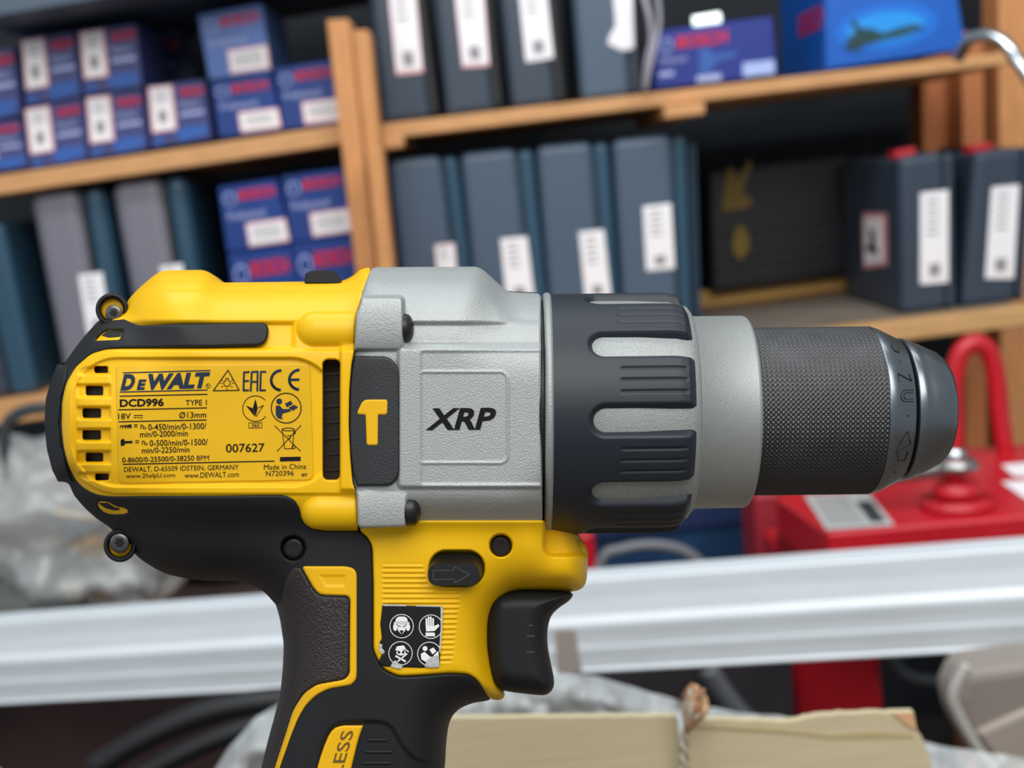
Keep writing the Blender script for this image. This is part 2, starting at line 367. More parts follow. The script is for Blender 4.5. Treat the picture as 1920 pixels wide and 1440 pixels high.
q = Quad((1546,-75),(1778,-105),(1812,91),(1549,131), 1.99); t = thing('carton', q.base(.3), 'large bright blue carton with an angle grinder pictured on its front', 'box')
bmobj('box_body', prism_bm(q.p, (0, .3, 0), .002, 1), BRIGHT, t)
sheet('picture_glow', [q.f(.45+.38*math.cos(a*.349), .69+.22*math.sin(a*.349), .001) for a in range(18)], mat('mid_blue_print', srgb(0, 112, 214), .4), t, 'lighter blue oval behind the picture')
sheet('picture_glow', [q.f(.44+.29*math.cos(a*.349), .69+.14*math.sin(a*.349), .0018) for a in range(18)], GLOWB, t)
sheet('picture_print', [q.f(u, v, .003) for u, v in ((.14,.80),(.17,.73),(.22,.70),(.19,.60),(.21,.56),(.25,.66),(.33,.68),(.42,.74),(.55,.71),(.66,.70),(.73,.75),(.66,.76),(.55,.79),(.42,.80),(.3,.82),(.22,.86),(.16,.85))], GREENP, t, 'dark green grinder picture')
V_, F_ = GL[('BOSCH', 1)]; side = Quad((1546,-75),(1546,-75),(1549,131),(1549,131), 1.99)   # lettering on the carton's left side
pts = [side.f(0, .60-.22*y)+Vector((-.0015, .16-.15*x, 0))-Vector(t.location) for x, y in V_]
link('logo_text', pymesh('logo_text', pts, F_), REDP, t, False)
bm = prism_bm([side.f(0, .30)+Vector((-.0012, .01, 0)), side.f(0, .30)+Vector((-.0012, .02, 0)), side.f(0, 1)+Vector((-.0012, .02, 0)), side.f(0, 1)+Vector((-.0012, .01, 0))], (.001, 0, 0)); bmobj('edge_print', bm, SKYP, t)
t = thing('white_capsule', W(1325,52,2.02), 'short white capsule with a self-glowing colour above the low blue carton', 'lamp')
EM = mat('capsule_glow', (1, 1, 1, 1), .3); EM.node_tree.nodes['Principled BSDF'].inputs['Emission Color'].default_value = (.85, 1, .95, 1); EM.node_tree.nodes['Principled BSDF'].inputs['Emission Strength'].default_value = 1.3  # emission makes the white capsule glow by itself
tube('capsule_shell', [W(1300,42,2.03), W(1325,38,2.03), W(1350,34,2.03)], .0095, EM, t); tube('capsule_base', [W(1300,54,2.04), W(1350,47,2.04)], .006, BLKP, t)

# ---- upright tool cases
def case(quad, Y, depth, mf, ms, label, group, sticker=None, split=.70, cat='tool case', bev_=.012, lat=False):
    key = 'long pine' if 'upper' in label else ('low at the left' if quad[0][0] < 600 else 'under the right-hand')
    q = Quad(*quad, Y).on(key); t = thing('tool_case', q.base(depth), label, cat, group)
    bmobj('case_shell', prism_bm(q.sub(0, 0, split, 1), (0, depth, 0), bev_, 3), mf, t)
    lid = [q.f(split+.008, .008, -.003), q.f(1, .012, -.003), q.f(1, .998, -.003), q.f(split+.008, .998, -.003)]
    bmobj('case_lid', prism_bm(lid, (0, depth-.006, 0), bev_*.9, 3), ms, t)
    bmobj('seam', prism_bm(q.sub(split-.02, .03, split+.04, .97, -.008), (0, depth-.03, 0)), BLKP, t)
    hx = q.f(.5, 0, -depth*.5)
    if lat:
        c = q.f(.5, 0, -depth*.45)
        bmobj('carry_handle', prism_bm([q.f(.30, -.03, -.08), q.f(.70, -.03, -.08), q.f(.70, .02, -.08), q.f(.30, .02, -.08)], (0, depth*.5, 0), .004, 2), BLKP, t)
        bmobj('latch', prism_bm([q.f(.05, -.035, -.03), q.f(.45, -.045, -.03), q.f(.45, .02, -.03), q.f(.05, .02, -.03)], (0, .04, 0), .003, 2), RED, t)['label'] = 'red latch'
    if sticker:
        st, pink = sticker[0], sticker[1]
        P_ = [W(x, y, Y)+Vector((0, -.0015, 0)) for x, y in st]
        c = sum(P_, Vector())/len(P_)
        sheet('sticker', P_, PINK if pink else PAPER, t, 'white paper sticker')
        sheet('sticker_face', [c+(p-c)*.93+Vector((0, -.0008, 0)) for p in P_], PAPER, t)
        if len(P_) == 4:
            a, b, c2, d = P_
            L_ = lambda u, v: (a*(1-u)+b*u)*(1-v)+(d*(1-u)+c2*u)*v+Vector((0, -.0016, 0))
            for k in range(5): sheet('print_line', [L_(.22, .08+.09*k), L_(.62, .08+.09*k), L_(.62, .10+.09*k), L_(.22, .10+.09*k)], GREYP, t)
            sheet('bar_code', [L_(.3, .78), L_(.7, .78), L_(.7, .92), L_(.3, .92)], BARC, t)
    return t, q
G3 = 'upright tool cases on the upper right shelf'
case(((680,-120),(778,-133),(823,203),(714,217)), YB, .30, DSLATE, BLKP, 'dark slate tool case, first of the upper row, nearest the central studs', G3, ([(724,-50),(776,-52),(794,136),(743,141)], 1), .86)
case(((800,-133),(898,-146),(942,189),(834,203)), YB, .30, DSLATE, BLKP, 'dark slate tool case, second of the upper row from the central studs', G3, ([(848,-50),(904,-55),(918,124),(867,127)], 1), .86)
case(((920,-146),(1020,-160),(1058,176),(957,189)), YB, .30, DSLATE, BLKP, 'dark slate tool case, third of the upper row from the central studs', G3, ([(968,-55),(1020,-60),(1038,109),(986,117)], 0), .86)
case(((1062,-160),(1180,-175),(1201,163),(1089,176)), YB, .30, SLATE, DSLATE, 'slate tool case with a torn white label, last of the upper row', G3, ([(1146,-50),(1184,-52),(1189,88),(1181,94),(1165,95),(1139,82),(1143,68),(1154,48)], 0), .84)
G4 = 'upright slate tool cases behind the gearbox'
case(((727,300),(857,287),(905,690),(772,706)), YB, .30, SLATE, TEAL, 'slate tool case nearest the central stud on the lower shelf, small label low down', G4, ([(815,459),(852,455),(858,520),(821,524)], 1), .76)
case(((862,288),(1000,274),(1038,676),(905,692)), YB, .30, SLATE, TEAL, 'second slate tool case from the central stud on the lower shelf', G4, ([(938,448),(988,443),(1002,560),(950,566)], 0), .76)
case(((1005,274),(1142,261),(1170,660),(1040,676)), YB, .30, SLATE, TEAL, 'third slate tool case from the central stud on the lower shelf', G4, ([(1085,435),(1132,430),(1146,560),(1098,565)], 0), .76)
case(((1148,262),(1288,248),(1302,645),(1174,660)), YB, .30, SLATE, TEAL, 'fourth slate tool case, with a white label higher than its neighbours have', G4, ([(1205,387),(1258,381),(1265,503),(1212,508)], 0), .80)
case(((1288,268),(1306,265),(1318,640),(1302,645)), 2.08, .25, DSLATE, TEAL, 'narrow dark teal case tucked behind the fourth slate case', None, None, .5, bev_=.006)
G5 = 'grey tool cases on the lower left shelf'
case(((-105,440),(2,412),(72,752),(-30,766)), YB, .30, DSLATE, TEAL, 'dark teal tool case cut by the left edge of the photo', G5, None, .5)
case(((50,361),(190,342),(250,728),(124,746)), YB, .30, GREYC, TEAL, 'grey-fronted tool case left of its twin, white label showing above the drill', G5, ([(147,516),(192,510),(210,620),(165,628)], 0), .68, bev_=.022)
case(((203,341),(345,321),(402,706),(274,724)), YB, .30, GREYC, TEAL, 'grey-fronted tool case beside the blue cartons, label hidden by the drill', G5, ([(300,500),(342,494),(352,560),(312,566)], 0), .68, bev_=.022)
G6 = 'dark tool cases at the right end of the shelf'
t, q = case(((1686,294),(1784,281),(1790,578),(1692,589)), 1.97, .33, DSLATE, DSLATE, 'dark tool case with white front label and pink picture label on its left side', G6, ([(1725,362),(1778,356),(1778,529),(1725,533)], 0), .88, lat=True)
# pink label on the left side of this case
sd = lambda y, v: (q.p[0]*(1-v)+q.p[3]*v)+Vector((-.0015, y, 0))
bm = prism_bm([sd(.07, .36), sd(.20, .37), sd(.20, .76), sd(.07, .70)], (.001, 0, 0)); bmobj('side_label', bm, mat('pink_label', srgb(222, 150, 158), .5), t)['label'] = 'pink-edged white picture label'
bm = prism_bm([v+Vector((-.001, 0, 0)) for v in (sd(.09, .39), sd(.19, .40), sd(.19, .73), sd(.09, .68))], (.001, 0, 0)); bmobj('side_label_face', bm, PAPER, t)
bm = prism_bm([v+Vector((-.002, 0, 0)) for v in (sd(.11, .42), sd(.125, .52), sd(.16, .45), sd(.15, .56), sd(.18, .62), sd(.11, .64), sd(.13, .56))], (.001, 0, 0)); bmobj('side_label_print', bm, BLKP, t)
case(((1829,284),(1935,272),(1920,570),(1804,582)), 1.97, .33, DSLATE, DSLATE, 'dark tool case at the right edge of the photo, leaning slightly', G6, ([(1859,351),(1911,346),(1900,522),(1847,522)], 0), .88, lat=True)
q = Quad((1325,320),(1592,285),(1592,518),(1335,552), 2.33); t = thing('tool_bag', q.base(.1), 'black ribbed tool box in shadow with faded yellow markings', 'tool box')
bmobj('box_body', prism_bm(q.p, (0, .07, 0), .01, 2), BLKP, t)
for k in range(5): bmobj('rib', prism_bm(q.sub(.02, .5+.09*k, .98, .53+.09*k, .006), (0, .008, 0), .001, 1), mat('rib_grey', srgb(40, 42, 48), .6), t)
YD = mat('faded_yellow', srgb(118, 94, 18), .6)
sheet('yellow_mark', [q.f(u, v, .002) for u, v in ((.12,.12),(.16,-.02),(.22,.1),(.30,-.05),(.32,0),(.24,.2),(.32,.3),(.26,.34),(.1,.34))], YD, t)
sheet('yellow_mark', [q.f(u, v, .012) for u, v in ((.16,.55),(.21,.45),(.27,.55),(.27,.68),(.2,.75),(.15,.66))], YD, t)

# ---- plastic strap loops and chrome tube
FG = mat('milky_strap', srgb(190, 186, 196), .3, trans=.3)
tag(tube('plastic_strap', [W(1200,-30,1.96), W(1215,20,1.95), W(1222,70,1.95), W(1213,120,1.95), W(1209,168,1.96)], .0045, FG), 'milky plastic strap hanging beside the torn-label case', 'strap')
tag(tube('plastic_strap', [W(1228,-30,1.93), W(1236,20,1.93), W(1234,60,1.93), W(1218,130,1.93), W(1211,168,1.94)], .0035, FG), 'thinner milky plastic strap looping over the edge of the low blue carton', 'strap')
tag(tube('chrome_tube', [W(1795,110,1.9), W(1815,76,1.88), W(1850,66,1.86), W(1882,80,1.84), W(1910,118,1.82), W(1960,190,1.8)], .0095, CHROME), 'bent chrome tube lying over the right end of the upper shelf', 'tube')

# ---- white aluminium rail
t = thing('aluminium_rail', (0, 1.15, 0), 'long white aluminium rail with two raised ribs crossing behind the drill grip', 'rail')
def rail():
    A = W(-260, 1186, 1.33); B = W(2180, 1008, 1.01); H = .0905
    prof = [(0, .03), (0, .0), (.015, -.001), (.20, -.0025), (.38, -.0055), (.45, -.0088), (.48, -.0096), (.53, -.0094), (.62, -.0088), (.70, -.0090), (.73, -.0098), (.77, -.0098), (.84, -.0092), (.95, -.0092), (.97, -.0105), (.985, -.0108), (1.0, -.0100), (1.0, .03)]
    bm = bmesh.new(); n = len(prof)
    dn = Vector((0, 0, -1))
    ra = [bm.verts.new(A+dn*H*a*1.0+Vector((0, b, 0))) for a, b in prof]; rb = [bm.verts.new(B+dn*H*a+Vector((0, b, 0))) for a, b in prof]
    for i in range(n): j = (i+1) % n; bm.faces.new((ra[i], ra[j], rb[j], rb[i]))
    bm.faces.new(ra[::-1]); bm.faces.new(rb); bmesh.ops.recalc_face_normals(bm, faces=bm.faces)
    bmobj('rail_profile', bm, ALU, t)
    for P_ in (A+Vector((.03, .015, -H)), B+Vector((-.03, .015, -H))):
        bm = prism_bm([P_+Vector((-.02, 0, 0)), P_+Vector((.02, 0, 0)), Vector((P_.x+.02, P_.y, 0)), Vector((P_.x-.02, P_.y, 0))], (0, .04, 0)); bmobj('upright', bm, ALU, t)
    return A, B
RA, RB_ = rail()
tp = [W(1040,1182,1.02), W(1079,1182,1.02), W(1092,1262,1.02), W(1044,1262,1.02)]
tag(bmobj('tape_strip', prism_bm(tp, (0, .001, 0)), mat('brown_tape', srgb(176, 164, 158), .3, trans=.3), None, org=tp[3]), 'short translucent brownish tape strip hanging over the rail beside the trigger', 'tape')

# ---- red machine
zt = Wz(1552, 1000, 0).z; P0 = W(1552, 1000, 1.25); zt = P0.z
t = thing('red_machine', (P0.x+.15, 1.45, 0), 'red painted metal machine with bolt, plate and hoop handle at the right', 'machine')
top = [Wz(x, y, zt) for x, y in ((1552,1000),(1975,963),(1975,828),(1640,852),(1453,930))]
bmobj('top_housing', prism_bm(top, (0, 0, -.05), .003, 1), RED, t)
lowp = [Vector((p.x, p.y+.012, zt-.05)) for p in top]
bmobj('lower_housing', prism_bm(lowp, (0, 0, -.035), .001, 1), mat('dark_red_paint', srgb(150, 12, 24), .4), t)
c0 = W(1489, 1230, 1.42); c1 = W(1650, 1215, 1.42)
bmobj('pedestal', prism_bm([Vector((c0.x, 1.42, zt-.085)), Vector((c1.x, 1.42, zt-.085)), Vector((c1.x, 1.42, 0)), Vector((c0.x, 1.42, 0))], (0, .14, 0), .004, 1), RED, t)
bm = prism_bm([W(1745,992,1.245), W(1905,976,1.245), W(1905,1012,1.245), W(1745,1026,1.245)], (0, .02, 0)); bmobj('slot', bm, VOID, t)['label'] = 'dark slot in the front'
pl = [Wz(x, y, zt+.0015) for x, y in ((1508,930),(1628,925),(1677,985),(1549,994))]
bmobj('rating_plate', prism_bm(pl, (0, 0, .001)), mat('plate_grey', srgb(190, 190, 188), .4), t)['label'] = 'pale grey printed plate'
for k in range(7):
    v = .12+.12*k; a_, b_, c_, d_ = pl
    L_ = lambda u, v: (a_*(1-u)+b_*u)*(1-v)+(d_*(1-u)+c_*u)*v+Vector((0, 0, .0012))
    bmobj('print_line', prism_bm([L_(.08, v), L_(.62, v), L_(.62, v+.035), L_(.08, v+.035)], (0, 0, .0006)), GREYP, t)
bmobj('print_block', prism_bm([L_(.7, .3), L_(.92, .3), L_(.92, .9), L_(.7, .9)], (0, 0, .0006)), DGREY, t)
for k, (a_, b_, c_, d_) in enumerate((((1878,873),(1960,866),(1960,895),(1900,893)), ((1878,905),(1960,899),(1960,960),(1935,945)))):
    bmobj('white_sticker', prism_bm([Wz(x, y, zt+.001) for x, y in (a_, b_, c_, d_)], (0, 0, .001)), PAPER, t)
c = Wz(1795, 948, zt); cyl('washer_plate', c, .040, .008, RED, t); cyl('bolt_base', c+Vector((0, 0, .008)), .024, .018, RED, t); cyl('stud', c+Vector((0, 0, .02)), .012, .035, RED, t)
cyl('nut', c+Vector((0, 0, .040)), .024, .012, mat('zinc', srgb(170, 172, 170), .3, metal=.9), t, 6)['label'] = 'zinc nut'; cyl('bolt_end', c+Vector((0, 0, .052)), .012, .012, CHROME, t)
tube('lever', [c+Vector((-.005, 0, .044)), c+Vector((-.05, .01, .04)), c+Vector((-.10, .02, .036))], .010, mat('lever_grey', srgb(120, 118, 116), .4, metal=.6), t)
tube('hoop_handle', [W(1790,860,1.5), W(1788,760,1.5), W(1790,700,1.5), W(1802,660,1.5), W(1828,643,1.5), W(1855,660,1.5), W(1868,710,1.5), W(1875,780,1.5), W(1886,856,1.5)], .0115, RED, t, 16)['label'] = 'bent red tube handle'
# ---- clutter between rack and rail
q = Quad((1100,968),(1452,925),(1452,1110),(1100,1140), 1.8).stand(0); t = thing('blue_cabinet', q.base(.2), 'deep blue cabinet in shadow under the shelf, left of the red machine', 'cabinet')
bmobj('cabinet_body', prism_bm(q.p, (0, .2, 0), .01, 2), mat('deep_blue', srgb(20, 56, 92), .5, var=.4, vscale=9), t)
bmobj('cabinet_top', prism_bm(q.sub(-.01, 0, 1.01, .05, .008), (0, .2, 0), .004, 2), mat('deep_blue_rim', srgb(24, 44, 84), .5), t)
qx = Quad((1078,1002),(1114,998),(1116,1090),(1080,1094), 1.6).stand(0); tag(bmobj('red_post', prism_bm(qx.p, (0, .1, 0), .006, 2), RED, None, org=qx.base(.1)), 'narrow bright red post just right of the yellow trigger housing, half hidden', 'post')
qx = Quad((1412,928),(1462,922),(1462,985),(1412,990), 1.62).stand(0); tag(bmobj('red_post', prism_bm(qx.p, (0, .1, 0), .006, 2), mat('brick_red', srgb(160, 40, 52), .5), None, org=qx.base(.1)), 'dull red post between the blue cabinet and the red machine', 'post')
tag(tube('grey_hose', [Vector((W(1108,1085,1.47).x, 1.47, 0)), W(1108,1250,1.47), W(1109,1140,1.47), W(1130,1048,1.47), W(1165,1030,1.47), W(1215,1022,1.47), W(1268,1028,1.47), W(1305,1048,1.47), W(1330,1085,1.47), W(1334,1140,1.47), W(1335,1250,1.47), Vector((W(1336,1085,1.47).x, 1.47, 0))], .0068, LGREY), 'grey hose arched above the rail, left of the red machine', 'hose')
tag(tube('grey_hose', [W(1330,1255,1.36), W(1350,1290,1.36), W(1385,1335,1.36), W(1430,1380,1.36), W(1480,1420,1.36)], .012, LGREY), 'grey hose below the rail, behind the cardboard', 'hose')
tag(tube('dark_hose', [W(1670,1235,1.4), W(1690,1262,1.4), W(1730,1275,1.4), W(1780,1270,1.4), W(1850,1230,1.4)], .009, DGREY), 'dark hose loop below the rail at the right', 'hose')
tag(tube('bent_rod', [W(30,905,1.5), W(14,860,1.5), W(8,815,1.5), W(22,784,1.5), W(55,768,1.5), W(100,764,1.5), W(150,764,1.5)], .0075, DGREY), 'dark grey bent rod at the left edge, above the wrapped bundle', 'rod')
tag(tube('black_hose', [W(180,1440,1.1), W(260,1390,1.1), W(360,1345,1.1), W(460,1320,1.1), W(560,1310,1.1)], .012, BLKP), 'black hose lying below the rail, left of the grip', 'hose')
tag(tube('black_hose', [W(240,1470,1.0), W(330,1420,1.0), W(420,1380,1.0), W(520,1350,1.0)], .009, BLKP), 'thinner black hose nearer the grip below the rail', 'hose')
qx = Quad((-80,1290),(500,1262),(500,1560),(-80,1580), 1.43).stand(0); tag(bmobj('brown_case', prism_bm(qx.p, (0, .5, 0), .012, 3), mat('dark_brown_cloth', srgb(58, 38, 36), .9, var=.3, vscale=8), None, org=qx.base(.5)), 'dark brown case in the shadow under the left of the rail, carrying the wrapped bundle', 'case')
from mathutils import noise
def crumple(name, c, size, m, label, cat, seed=0, amp=.25, sub=5, parent=None):
    bm = bmesh.new(); bmesh.ops.create_icosphere(bm, subdivisions=sub, radius=1)
    for v in bm.verts:
        p = v.co.copy(); o = Vector((seed*3.1, seed, 0))
        n = 1-abs(noise.noise(p*1.6+o))*1.6; n2 = 1-abs(noise.noise(p*4+o))*1.6
        k = 1+amp*(n-.6)+amp*.35*(n2-.6); v.co = Vector((p.x*size[0]*k, p.y*size[1]*k, p.z*size[2]*k))
    bmesh.ops.translate(bm, verts=bm.verts, vec=Vector(c))
    o = bmobj(name, bm, m, parent, True, org=Vector(c)-Vector((0, 0, size[2])) if parent is None else None)
    return tag(o, label, cat)
t = thing('wrapped_bundle', W(150,1150,1.6), 'lumpy bundle of parts wrapped in clear plastic behind the rear of the drill', 'bundle')
crumple('plastic_wrap', W(120,985,1.55), (.165, .11, .115), FILM, 'clear crumpled plastic', None, 1, .45, 5, t)
crumple('wrapped_part', W(60,960,1.6), (.07, .05, .065), mat('pale_part', srgb(205, 200, 190), .6), 'pale part inside the wrap', None, 2, .3, 3, t)
crumple('wrapped_part', W(180,1000,1.6), (.045, .04, .04), mat('ochre_part', srgb(214, 164, 90), .6), 'ochre part inside the wrap', None, 3, .3, 3, t)
crumple('wrapped_part', W(60,1090,1.6), (.09, .05, .06), mat('grey_part', srgb(120, 124, 124), .6), 'grey part inside the wrap', None, 4, .3, 3, t)
crumple('wrapped_part', W(130,910,1.62), (.05, .04, .03), mat('silver_part', srgb(190, 194, 196), .4), 'silvery part inside the wrap', None, 5, .3, 3, t)
o = crumple('plastic_bag', W(430,1062,1.82)+Vector((0, 0, .022)), (.085, .055, .036), mat('smoky_film', srgb(96, 102, 102), .25, bump=.6, bscale=30, bdist=.004), 'dark smoky plastic bag behind the rail, under the rubber wing', 'bag', 8, .4, 5)
o = crumple('plastic_jug', Vector((W(-28,1440,.68).x, .68, .945)), (.015, .02, .045), mat('milky_white', srgb(216, 216, 210), .4), 'milky white rounded container at the bottom left corner', 'container', 9, .04, 4)
# beige case, lower right
bp = [(1786,1244),(1960,1222),(1960,1560),(1860,1500),(1812,1420),(1770,1350),(1760,1300)]
P_ = [W(x+30, y+14, .93) for x, y in bp]
t = thing('beige_case', (P_[2]+P_[3])/2, 'beige moulded plastic case at the bottom right corner', 'case')
bmobj('case_shell', prism_bm(P_, (0, .05, 0), .010, 3), mat('beige_plastic', srgb(142, 132, 124), .5), t)
tube('case_rim', [W(x+24, y+8, .92) for x, y in ((1790,1238),(1764,1290),(1772,1330),(1812,1400),(1850,1445),(1880,1480))], .0045, mat('pale_rim', srgb(180, 175, 168), .45), t)['label'] = 'paler rounded rim'
bmobj('case_recess', prism_bm([W(x, y, .925) for x, y in ((1830,1375),(1930,1330),(1960,1340),(1960,1480),(1900,1470))], (0, .01, 0), .004, 2), mat('beige_light', srgb(164, 152, 142), .5), t)

# ---- plastic film and cardboard in front
def film_sheet():
    top = [(380,1480),(430,1400),(480,1345),(560,1298),(700,1275),(1000,1262),(1060,1262),(1120,1268),(1185,1288),(1290,1318),(1400,1338),(1600,1352),(1760,1398),(1860,1412),(1980,1428)]
    xs = np.arange(384, 1976, 12); V = []; Fc = []; k = 30
    for x in xs:
        yt = float(np.interp(x, [p[0] for p in top], [p[1] for p in top]))
        yt += 3*noise.noise(Vector((x*.03, 0, 5)))
        for j in range(k):
            y = yt+j*11
            n = noise.noise(Vector((x*.012, y*.016, 0)))+.6*(1-2*abs(noise.noise(Vector((x*.03, y*.03, 2)))))
            V.append(W(x, y, .66+.018*n+(0.02*max(0, 1-j/4.))))
    for i in range(len(xs)-1):
        for j in range(k-1): Fc.append((i*k+j, i*k+j+1, (i+1)*k+j+1, (i+1)*k+j))
    org = W(1180, 1600, .66); me = pymesh('plastic_film', [v-org for v in V], Fc)
    fm = mat('film_sheet', (.86, .90, .90, 1), .22, alpha=.42, bump=.5, bscale=60, bdist=.003)
    o = link('plastic_film', me, fm); o.location = org; return o
tag(film_sheet(), 'crumpled clear plastic film behind the cardboard sheet', 'film')
YC = .52


def cardp(pts, name, parent, Y=YC, th=.004, m=CARD): return bmobj(name, prism_bm([W(x, y+7, Y) for x, y in pts], (0, th, 0)), m, parent)
t = thing('cardboard_sheet', W(1290, 1900, YC), 'buff cardboard sheet with a torn slit, standing in front of the plastic film', 'cardboard')
def torn(x0, y0, x1, y1, n, a, s):
    return [(x0+(x1-x0)*i/n, y0+(y1-y0)*i/n+a*noise.noise(Vector((i*.7, s, 0)))*2) for i in range(n+1)]
cardp(torn(780,1341,1268,1336,30,1.5,1)+[(1272,1350),(1274,1400),(1276,1935),(780,1935)], 'cardboard_panel', t)
cardp([(1290,1400),(1292,1346)]+torn(1300,1341,1478,1347,12,2,2)+torn(1490,1345,1540,1334,5,2,3)+torn(1550,1334,1640,1330,7,2,4)+torn(1650,1330,1713,1329,5,1.5,5)+[(1719,1362),(1727,1372),(1733,1386),(1752,1440),(1800,1935),(1292,1935)], 'cardboard_panel', t)
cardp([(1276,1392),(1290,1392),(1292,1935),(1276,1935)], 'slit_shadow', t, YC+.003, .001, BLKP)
cardp(torn(1300,1352,1478,1362,12,1,7)+[(1560,1372),(1640,1366),(1712,1372),(1712,1376),(1560,1378),(1478,1368),(1300,1358)], 'fold_crease', t, YC-.0006, .0004, mat('card_crease', srgb(176, 158, 116), .8))
cardp([(1676,1331),(1712,1330),(1718,1362),(1700,1352)], 'torn_layer', t, YC-.001, .0008, mat('torn_card', srgb(206, 160, 120), .8))['label'] = 'peeled pinkish torn corner'
# twine
t = thing('twine_knot', W(1282, 1440, YC-.01), 'frayed brown and white twine knot poking through the slit of the cardboard', 'twine')
TW = [mat('twine_brown', srgb(188, 148, 112), .9), mat('twine_pale', srgb(176, 160, 140), .8), mat('twine_dark', srgb(150, 108, 78), .9)]
rnd = random.Random(4)
for i in range(16):
    a = Vector((1292+rnd.uniform(-6, 6), 1366+rnd.uniform(-8, 4), 0)); b = Vector((1312+rnd.uniform(-18, 14), 1292+rnd.uniform(-8, 24), 0))
    md = (a+b)/2+Vector((rnd.uniform(-16, 16), rnd.uniform(-10, 10), 0))
    tube('twine_strand', [W(a.x, a.y, YC-.008+rnd.uniform(-.004, .004)), W(md.x, md.y, YC-.010+rnd.uniform(-.005, .005)), W(b.x, b.y, YC-.008+rnd.uniform(-.004, .004)), W(b.x+rnd.uniform(-14, 12), b.y+rnd.uniform(4, 20), YC-.008)], .0011+rnd.uniform(0, .0007), TW[i % 3], t, 7)
for ph in (0, math.pi):
    tube('twine_strand', [W(1284+4.5*math.cos(k*.75+ph), 1368+k*6, YC-.006+.0012*math.sin(k*.75+ph)) for k in range(22)], .0011, TW[1], t, 7, sub=3)
# ================================================================ THE DRILL
OX, OY = 640.0, 1960.0        # handle foot = origin of the drill
def loc3(X, Y, Z):            # picture position at a surface height Z (towards the viewer) -> drill-local metres
    k = (DD-Z)/DD
    return np.stack([((X-960)*k-(OX-960))*S, ((720-Y)*k-(720-OY))*S, Z*S], -1)
def tru(X, Yup, Z):           # drill-local units -> metres
    X, Yup, Z = np.broadcast_arrays(X, Yup, Z)
    return np.stack([(X-(OX-960))*S, (Yup-(720-OY))*S, Z*S], -1)
drill = bpy.data.objects.new('cordless_drill', None); COL.objects.link(drill)
M_drill = Matrix.Translation(CAM) @ RC.to_4x4() @ Matrix.Translation(((OX-960)*S, (720-OY)*S, -DD*S))
drill.matrix_world = M_drill
tag(drill, 'yellow and black cordless hammer drill with silver gearbox and knurled metal chuck', 'drill')

def seg_near(P, X, Y):
    """closest boundary point and signed distance (+ inside) of polygon P"""
    P = np.asarray(P, float); A = P; B = np.roll(P, -1, 0)
    best = np.full(X.shape, 1e18); bx = np.zeros_like(X); by = np.zeros_like(X); ins = np.zeros(X.shape, bool)
    for (ax, ay), (bx_, by_) in zip(A, B):
        dx, dy = bx_-ax, by_-ay; L = dx*dx+dy*dy
        if L < 1e-9: continue
        t = np.clip(((X-ax)*dx+(Y-ay)*dy)/L, 0, 1); cx = ax+t*dx; cy = ay+t*dy
        d = (X-cx)**2+(Y-cy)**2; m = d < best
        best = np.where(m, d, best); bx = np.where(m, cx, bx); by = np.where(m, cy, by)
        if dy != 0:
            c = ((ay > Y) != (by_ > Y)) & (X < (bx_-ax)*(Y-ay)/dy+ax); ins ^= c
    d = np.sqrt(best); return np.where(ins, d, -d), bx, by
def smooth_poly(P, it=2):
    """Chaikin corner cutting"""
    P = np.asarray(P, float)
    for _ in range(it):
        N = np.roll(P, -1, 0); P = np.stack([P*.75+N*.25, P*.25+N*.75], 1).reshape(-1, 2)
    return P
def rpoly(pts, n=6):
    """polygon whose corners (x, y, r) are rounded"""
    out = []; m = len(pts)
    for i, p in enumerate(pts):
        r = p[2] if len(p) > 2 else 0; c = np.array(p[:2], float)
        if r <= 0: out.append(c); continue
        a = np.array(pts[i-1][:2], float)-c; b = np.array(pts[(i+1) % m][:2], float)-c
        la, lb = np.hypot(*a), np.hypot(*b); a /= la; b /= lb; r = min(r, la*.49, lb*.49)
        for k in range(n+1):
            t = k/n; out.append((1-t)**2*(c+a*r)+2*t*(1-t)*c+t*t*(c+b*r))
    return np.array(out)
def rrect(x0, y0, x1, y1, r, n=6): return rpoly([(x0, y0, r), (x1, y0, r), (x1, y1, r), (x0, y1, r)], n)
def ss(x, a, b):
    t = np.clip((x-a)/(b-a), 0, 1); return t*t*(3-2*t)
def edge(d, w, p=2.0): return (1-(1-np.clip(d/w, 0, 1))**p)**(1/p)
def rr_sdf(X, Y, x0, y0, x1, y1, r):
    qx = np.abs(X-(x0+x1)/2)-(x1-x0)/2+r; qy = np.abs(Y-(y0+y1)/2)-(y1-y0)/2+r
    return -(np.hypot(np.maximum(qx, 0), np.maximum(qy, 0))+np.minimum(np.maximum(qx, qy), 0)-r)   # + inside

def rnd(P, r=10): return [tuple(p) for p in rpoly([(x, y, r) for x, y in P], 4)]
SILH = [(231,586),(240,562),(261,540),(285,519),(304,507),(382,506),(397,513),(415,530),(643,527),(664,516),(675,503),(697,501),
 (896,500),(910,509),(953,547),(1011,550),(1200,552),(1200,1003),(1085,1005),(1099,1022),(1103,1039),(1100,1090),(1092,1104),(1078,1109),
 (975,1111),(954,1116),(930,1139),(922,1166),(922,1218),(934,1280),(947,1299),(945,1310),(925,1313),(913,1314),(886,1318),(862,1328),
 (848,1342),(841,1359),(837,1390),(834,1440),(815,1560),(790,1700),(776,1850),(776,1960),(400,1960),(395,1850),(430,1640),(490,1440),(500,1397),
 (514,1345),(525,1304),(530,1255),(532,1208),(525,1161),(517,1133),(511,1127),(496,1110),(471,1096),(439,1089),(392,1089),(355,1086),
 (317,1078),(292,1067),(261,1047),(205,988),(183,974),(161,955),(139,930),(128,904),(109,903),(98,882),(88,843),(83,797),(86,746),
 (97,710),(107,683),(121,684),(122,679),(150,640),(183,602),(205,590)]
SILH = rnd(SILH)
